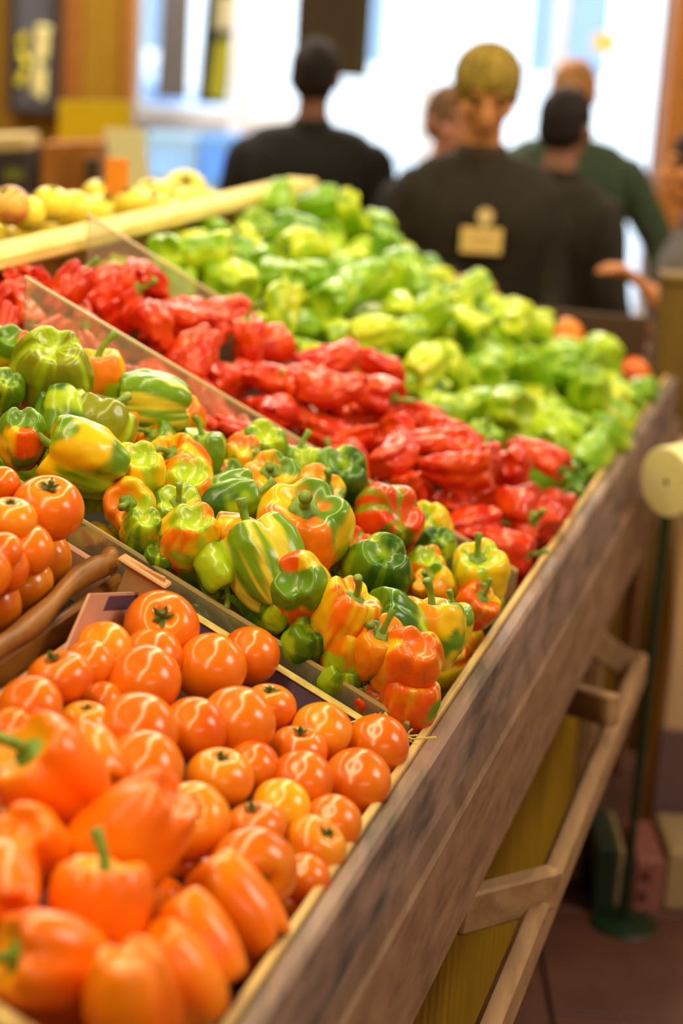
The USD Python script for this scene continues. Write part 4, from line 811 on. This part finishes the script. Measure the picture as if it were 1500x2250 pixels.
X_, Y_ = px_at(978, 6.0)
make_person('pink-faced person mostly hidden behind the badge wearer', X_, Y_, 150, 1.53, (226, 156, 122), (150, 110, 70), (44, 40, 34), (40, 40, 44), seed=5)
X_, Y_ = px_at(1565, 5.0)
make_person('dark-haired person at the right edge in a grey top reaching left with a bare forearm', X_, Y_, 268, 1.50, (214, 140, 84), (52, 40, 32), (112, 104, 98), (38, 40, 44), seed=6, build=.9, arms={-1: ((.08, .01, -.21), (.02, .19, .15)), 1: ((.05, .06, -.24), (.0, .22, -.02)), 'back': {-1: (0, 0, 1), 1: (0, 0, 1)}, 'bare': True})

# ------------------------------------------------------------------ things behind the stall
hb = thing('hanging_board', 'dark brown board hung from the ceiling above the black-jacketed person', 'sign')
A, B = at_y(645, 160, 7.0), at_y(806, 162, 7.0)
obj('board', box((A[0], 7.0, A[2]), (B[0], 7.07, A[2] + 1.2), .006), noisy('dark_olive_board', (74, 58, 36), (88, 70, 46), (8, 8, 2), rough=.6), hb)
obj('edge_strip', box((B[0] - .035, 6.985, A[2]), (B[0], 7.0, A[2] + 1.2), .003), plain('board_edge', (84, 78, 44), .6), hb)
for xx in (A[0] + .05, B[0] - .05): obj('hanger', tube([(xx, 7.035, A[2] + 1.2), (xx, 7.035, CEIL)], .006, 8), MT['dark'], hb)
# hanging banners in the shop window
def quad_banner(name, label, corners, Y, th, mat):
    pts = np.array([at_y(x, y, Y) for x, y in corners]); q = np.vstack([pts, pts + [0, th, 0]])
    t = thing(name, label, 'banner'); obj('cloth', trimesh.convex.convex_hull(q), mat, t); return t, pts
b1, _ = quad_banner('window_banner', 'plain grey banner hanging in the shop window', [(372, -260), (428, -260), (410, 218), (343, 214)], 9.45, .012, plain('grey_cloth', (104, 98, 96), .8))
b2, _ = quad_banner('window_banner', 'black banner with a yellow picture hanging in the shop window', [(474, -260), (548, -260), (498, 230), (432, 226)], 9.4, .012, plain('black_cloth', (30, 28, 22), .8))
yq = np.array([at_y(x, y, 9.395) for x, y in [(476, 92), (516, 80), (494, 224), (458, 212)]]); obj('yellow_print', trimesh.convex.convex_hull(np.vstack([yq, yq + [0, .004, 0]])), plain('banner_yellow', (176, 172, 30), .7), b2)
cq = np.array([at_y(x, y, 9.395) for x, y in [(480, -10), (528, -10), (520, 62), (474, 66)]]); obj('cream_print', trimesh.convex.convex_hull(np.vstack([cq, cq + [0, .004, 0]])), plain('banner_cream', (210, 200, 150), .7), b2)
for bx_ in (b1, b2):
    pass
pp, _ = quad_banner('window_poster', 'pale yellow sheet stuck high on the glass front', [(1304, 70), (1356, 74), (1352, 118), (1300, 114)], BACK_Y - .005, .004, plain('pale_yellow_sheet', (236, 214, 120), .7))
lp, _ = quad_banner('curtain_strip', 'white drape strip hanging beside the shop window', [(520, -100), (560, -100), (528, 330), (496, 328)], 9.3, .02, plain('white_drape', (232, 236, 244), .8))
# ochre partition with a lit menu board at the far left
ow = struct('wall_partition', box((at_y(-200, 0, 8.6)[0], 8.6, 0), (at_y(292, 100, 8.6)[0], 8.75, CEIL)), MT['wall'])
for (xa, xb, mt) in ((128, 178, 'brown'), (180, 268, 'wall'), (270, 292, 'brown')):
    a_, b_ = at_y(xa, 100, 8.59), at_y(xb, 100, 8.59); obj('board', box((a_[0], 8.572 if mt == 'brown' else 8.585, 0), (b_[0], 8.6, CEIL), .004), MT[mt], ow)
mb = thing('menu_board', 'dark framed board with tall yellow and cream strokes at the top left', 'sign')
a_, b_ = at_y(22, 240, 8.5), at_y(122, 240, 8.5); mz = a_[2]
obj('panel', box((a_[0], 8.52, mz), (b_[0], 8.56, mz + .95), .004), plain('menu_slate', (92, 92, 98), .5), mb)
obj('frame', cat_([box((a_[0] - .015, 8.50, mz - .015), (a_[0] + .02, 8.565, mz + .97), .004), box((b_[0] - .02, 8.50, mz - .015), (b_[0] + .015, 8.565, mz + .97), .004), box((a_[0], 8.50, mz - .015), (b_[0], 8.565, mz + .015), .004)]), plain('menu_frame', (58, 46, 40), .5), mb)
def stroke(px, r, mat, name): obj(name, tube([at_y(x, y, 8.515) for x, y in px], r, 8), mat, mb)
ym, cm = plain('menu_yellow', (240, 226, 20), .6), plain('menu_cream', (250, 240, 160), .6)
stroke([(58, 75), (46, 95), (48, 120), (58, 140), (52, 165), (42, 185)], .017, ym, 'yellow_stroke')
for px in ([(88, 60), (78, 205)], [(104, 62), (97, 130)], [(84, 62), (112, 66)], [(96, 150), (92, 215)]): stroke(px, .015, cm, 'cream_stroke')
# far shelf on the left with cards and crates
fs = thing('display_shelf', 'brown wooden display shelf behind the apples, at the left', 'shelf')
a_, b_ = at_y(-120, 405, 5.6), at_y(345, 405, 5.6); tz = a_[2] - .02
obj('top', box((a_[0], 5.45, tz - .04), (b_[0], 6.1, tz), .005), MT['basket'], fs)
for xx in (a_[0] + .02, b_[0] - .06):
    for yy in (5.47, 6.04): obj('leg', box((xx, yy, 0), (xx + .04, yy + .04, tz - .04), .004), MT['basket'], fs)
def stand(name, label, cat, quad, Y, th, mat, part='panel', on_top=False):
    pts = np.array([at_y(x, y, Y) for x, y in quad]); low = pts[:, 2].min(); o_ = np.argsort(pts[:, 2])
    if not on_top: pts[:, 2] += max(0, tz - low); pts[o_[:2], 2] = tz
    t = thing(name, label, cat); obj(part, trimesh.convex.convex_hull(np.vstack([pts, pts + [0, th, 0]])), mat, t); return t
ysn = stand('price_board', 'bright yellow board standing on the brown shelf', 'sign', [(128, 222), (288, 224), (284, 300), (130, 300)], 5.95, .02, plain('yellow_board', (226, 200, 4), .6))
for xx in (150, 262):
    q = at_y(xx, 290, 5.96); obj('foot', tube([(q[0], 5.96, tz), (q[0], 5.96, q[2] + .02)], .01, 8), MT['basket'], ysn)
stand('price_card', 'pale cream card leaning on the shelf beside the blue crates', 'sign', [(228, 282), (318, 284), (336, 404), (262, 404)], 5.55, .008, plain('cream_card', (252, 244, 184), .6))
stand('wooden_crate', 'orange-brown wooden crate on the shelf, below the yellow board', 'crate', [(92, 318), (226, 312), (230, 400), (90, 402)], 5.7, .25, noisy('crate_wood', (158, 98, 30), (188, 124, 44), (20, 6, 6)), 'body')
stand('plant_pot', 'small dark pot on the shelf front between crate and cream card', 'pot', [(186, 350), (218, 350), (214, 398), (190, 398)], 5.60, .04, plain('dark_pot', (62, 52, 26), .7), 'body')
dc = stand('dark_crate', 'dark crate at the left edge of the shelf', 'crate', [(-60, 335), (62, 330), (66, 402), (-60, 404)], 5.6, .25, plain('dark_crate', (62, 54, 50), .7), 'body')
q = [at_y(x, y, 5.595) for x, y in [(10, 372), (50, 372), (50, 396), (10, 396)]]
obj('green_label', trimesh.convex.convex_hull(np.vstack([q, np.array(q) + [0, .005, 0]])), plain('crate_green', (120, 128, 40), .7), dc)
stand('cream_tray', 'flat cream tray lying on top of the dark crate', 'tray', [(-60, 304), (56, 299), (60, 328), (-60, 333)], 5.6, .22, plain('cream_tray', (216, 192, 128), .7), 'body', True)
tg = thing('price_tag', 'orange tag on a stick among the yellow apples', 'tag')
p_ = on_plane(254, 470, SO + sn * .97, sn); obj('stick', tube([p_, p_ + [0, 0, .09]], .004, 8), MT['pale_wood'], tg)
obj('card', box(p_ + [-.022, -.004, .02], p_ + [.022, .004, .105], .002), plain('orange_tag', (226, 138, 34), .6), tg)
# blue crates below the window
bl = [noisy('blue_crate_%d' % i, c, tuple(min(255, v + 16) for v in c), (9, 9, 9), rough=.5) for i, c in enumerate([(138, 190, 244), (160, 204, 240), (110, 172, 246)])]
def crate(label, x0, x1, z0, z1, Y, mat):
    t = thing('blue_crate', label, 'crate', ((x0 + x1) / 2, Y, z0)); w, h, d = (x1 - x0) / 2, z1 - z0, .3
    obj('front', cat_([box((-w, 0, 0), (w, .012, h * .22), .003), box((-w, 0, h * .78), (w, .012, h), .003)] + [box((-w + i * 2 * w / 6 - .008 * (i > 0), .001, h * .2), (-w + i * 2 * w / 6 + .012, .011, h * .8)) for i in range(7)]), mat, t)
    obj('side', box((-w, .012, 0), (-w + .012, d, h), .003), mat, t); obj('side', box((w - .012, .012, 0), (w, d, h), .003), mat, t); obj('back', box((-w + .012, d - .012, 0), (w - .012, d, h), .003), mat, t); obj('bottom', box((-w + .012, .012, 0), (w - .012, d - .012, .01)), mat, t)
cx0, cx1 = at_y(318, 350, 8.7)[0], at_y(548, 350, 8.7)[0]; cm_ = (cx0 + cx1) / 2
for i in range(5):
    z0 = i * .232
    crate('blue plastic crate, %s from the top in the left stack under the window' % ordinal(5 - i), cx0, cm_ - .01, z0, z0 + .23, 8.7, bl[i % 3])
    if i < 5: crate('blue plastic crate, %s from the top in the right stack under the window' % ordinal(5 - i), cm_ + .01, cx1, z0 - .01 + .01, z0 + .23, 8.72, bl[(i + 1) % 3])
# right side: bag roll on its stand, low cabinet, boxes on the floor
bs = thing('bag_roll_stand', 'thin dark green metal stand with a round foot, right of the stall', 'stand')
ft = at_z(1368, 2030, 0); tp = on_plane(1458, 1075, ft, np.array([0, 1.0, 0])); tp[0] = ft[0] + .0
obj('pole', tube([ft, [ft[0], ft[1], tp[2]]], .0085, 12), plain('green_metal', (24, 48, 26), .4), bs)
obj('foot', trimesh.Trimesh(*(lambda m: (m.vertices + ft, m.faces))(lathe([(0, .012), (.02, .012), (.066, .006), (.07, 0), (0, 0)], 28))), stage.GetPrimAtPath('/World/Looks/green_metal').GetPath(), bs)
rc_ = on_plane(1462, 1060, [0, ft[1] - .01, 0], np.array([0, 1.0, 0])); ax_ = np.array([.80, .60, 0.06]); ax_ /= np.linalg.norm(ax_)
br = thing('bag_roll', 'cream roll of produce bags with a dark core hole, on the green stand', 'bag roll')
ring = lathe([(.0075, -.0), (.066, 0), (.0675, .002), (.0675, .20), (.066, .202), (.0075, .202), (.0075, 0)], 40)
Tm = np.eye(4); u_ = np.cross([0, 0, 1.0], ax_); u_ /= np.linalg.norm(u_); Tm[:3, 0], Tm[:3, 1], Tm[:3, 2], Tm[:3, 3] = u_, np.cross(ax_, u_), ax_, rc_
ring.apply_transform(Tm); obj('roll', ring, noisy('bag_film', (240, 224, 150), (248, 236, 176), (40, 40, 40), rough=.35), br, 40)
obj('core', tube([rc_ + ax_ * .004, rc_ + ax_ * .198], .0072, 14), MT['dark'], br)
obj('spindle', tube([[ft[0], ft[1], tp[2] - .01], [ft[0], ft[1], rc_[2] - .062]], .007, 8), stage.GetPrimAtPath('/World/Looks/green_metal').GetPath(), bs)
lc = thing('low_cabinet', 'beige low cabinet standing behind the green stand at the right', 'cabinet')
obj('body', box((.71, 3.86, .0), (1.7, 4.0, .88), .01), noisy('beige_laminate', (206, 168, 122), (216, 178, 132), (4, 4, 4), rough=.45), lc)
obj('top', box((.705, 3.84, .88), (1.72, 4.01, .91), .006), MT['bumper'], lc)
obj('kick_board', box((.71, 3.845, .10), (1.70, 3.86, .30), .003), plain('mauve_board', (112, 84, 84), .5), lc)
def floor_box(name, label, cat, xa, xb, y0, h, Y, mat, part='body'):
    a_, b_ = at_y(xa, y0, Y)[0], at_y(xb, y0, Y)[0]; t = thing(name, label, cat); obj(part, box((a_, Y, 0), (b_, Y + .2, h), .006), mat, t); return t, a_, b_
floor_box('green_crate', 'dark green crate on the floor beside the stall', 'crate', 1302, 1345, 1960, .15, 3.56, plain('dark_green_plastic', (36, 54, 40), .5))
floor_box('pale_box', 'narrow pale carton on the floor between green crate and stand', 'box', 1347, 1364, 1960, .13, 3.60, plain('pale_carton', (150, 136, 92), .7))
t, a_, b_ = floor_box('red_box', 'dusky pink carton on the floor right of the stand pole', 'box', 1388, 1455, 1960, .12, 3.58, plain('pink_carton', (150, 92, 80), .7))
obj('printed_mark', cat_([box((a_ + .012, 3.578, .025), (a_ + .03, 3.58, .05)), box((a_ + .014, 3.578, .07), (a_ + .034, 3.58, .095))]), plain('carton_mark', (96, 44, 36), .7), t)
floor_box('beige_box', 'beige carton on the floor at the right edge', 'box', 1458, 1540, 1960, .13, 3.60, plain('beige_carton', (170, 146, 100), .7))
ps = thing('wooden_post', 'olive brown wooden post behind the bag roll at the right edge', 'post')
xa, xb = at_y(1455, 700, 4.5)[0], at_y(1540, 700, 4.5)[0]
obj('shaft', box((xa, 4.5, 0), (xb, 4.6, 1.17), .006), noisy('olive_post', (110, 84, 26), (126, 100, 38), (10, 10, 3)), ps)
obj('cap', box((xa - .008, 4.492, 1.17), (xb + .008, 4.608, 1.19), .004), stage.GetPrimAtPath('/World/Looks/olive_post').GetPath(), ps)
# far shelf with bottles between the people and the post
sh_ = thing('bottle_shelf', 'dark low shelf with bottles, far behind the bag roll', 'shelf')
a_, b_ = at_y(1285, 780, 7.6), at_y(1440, 780, 7.6)
obj('top', box((a_[0], 7.55, a_[2] - .03), (b_[0] + .2, 7.95, a_[2]), .004), MT['carcass'], sh_)
obj('body', box((a_[0] + .02, 7.58, 0), (b_[0] + .18, 7.93, a_[2] - .03), .004), noisy('shelf_brown', (90, 74, 52), (112, 92, 66), (6, 6, 6)), sh_)
for (xx, yb, h, r, c, lb) in ((1332, 775, .30, .035, (150, 160, 186), 'bluish bottle on the far shelf, left of the white one'), (1395, 775, .24, .04, (196, 200, 206), 'white bottle on the far shelf beside the dark clothes'), (1300, 775, .18, .03, (120, 96, 60), 'brown bottle at the left end of the far shelf')):
    q = at_y(xx, yb, 7.7); bt = thing('bottle', lb, 'bottle', (q[0], 7.7, a_[2]))
    obj('body', lathe([(0, 0), (r, 0), (r, h * .62), (r * .4, h * .8), (r * .38, h * .93), (0, h * .93)], 20), plain('bottle_%d' % xx, c, .3), bt, 40); obj('cap', lathe([(0, h * .93), (r * .45, h * .93), (r * .45, h), (0, h)], 16), MT['frame'], bt, 40)
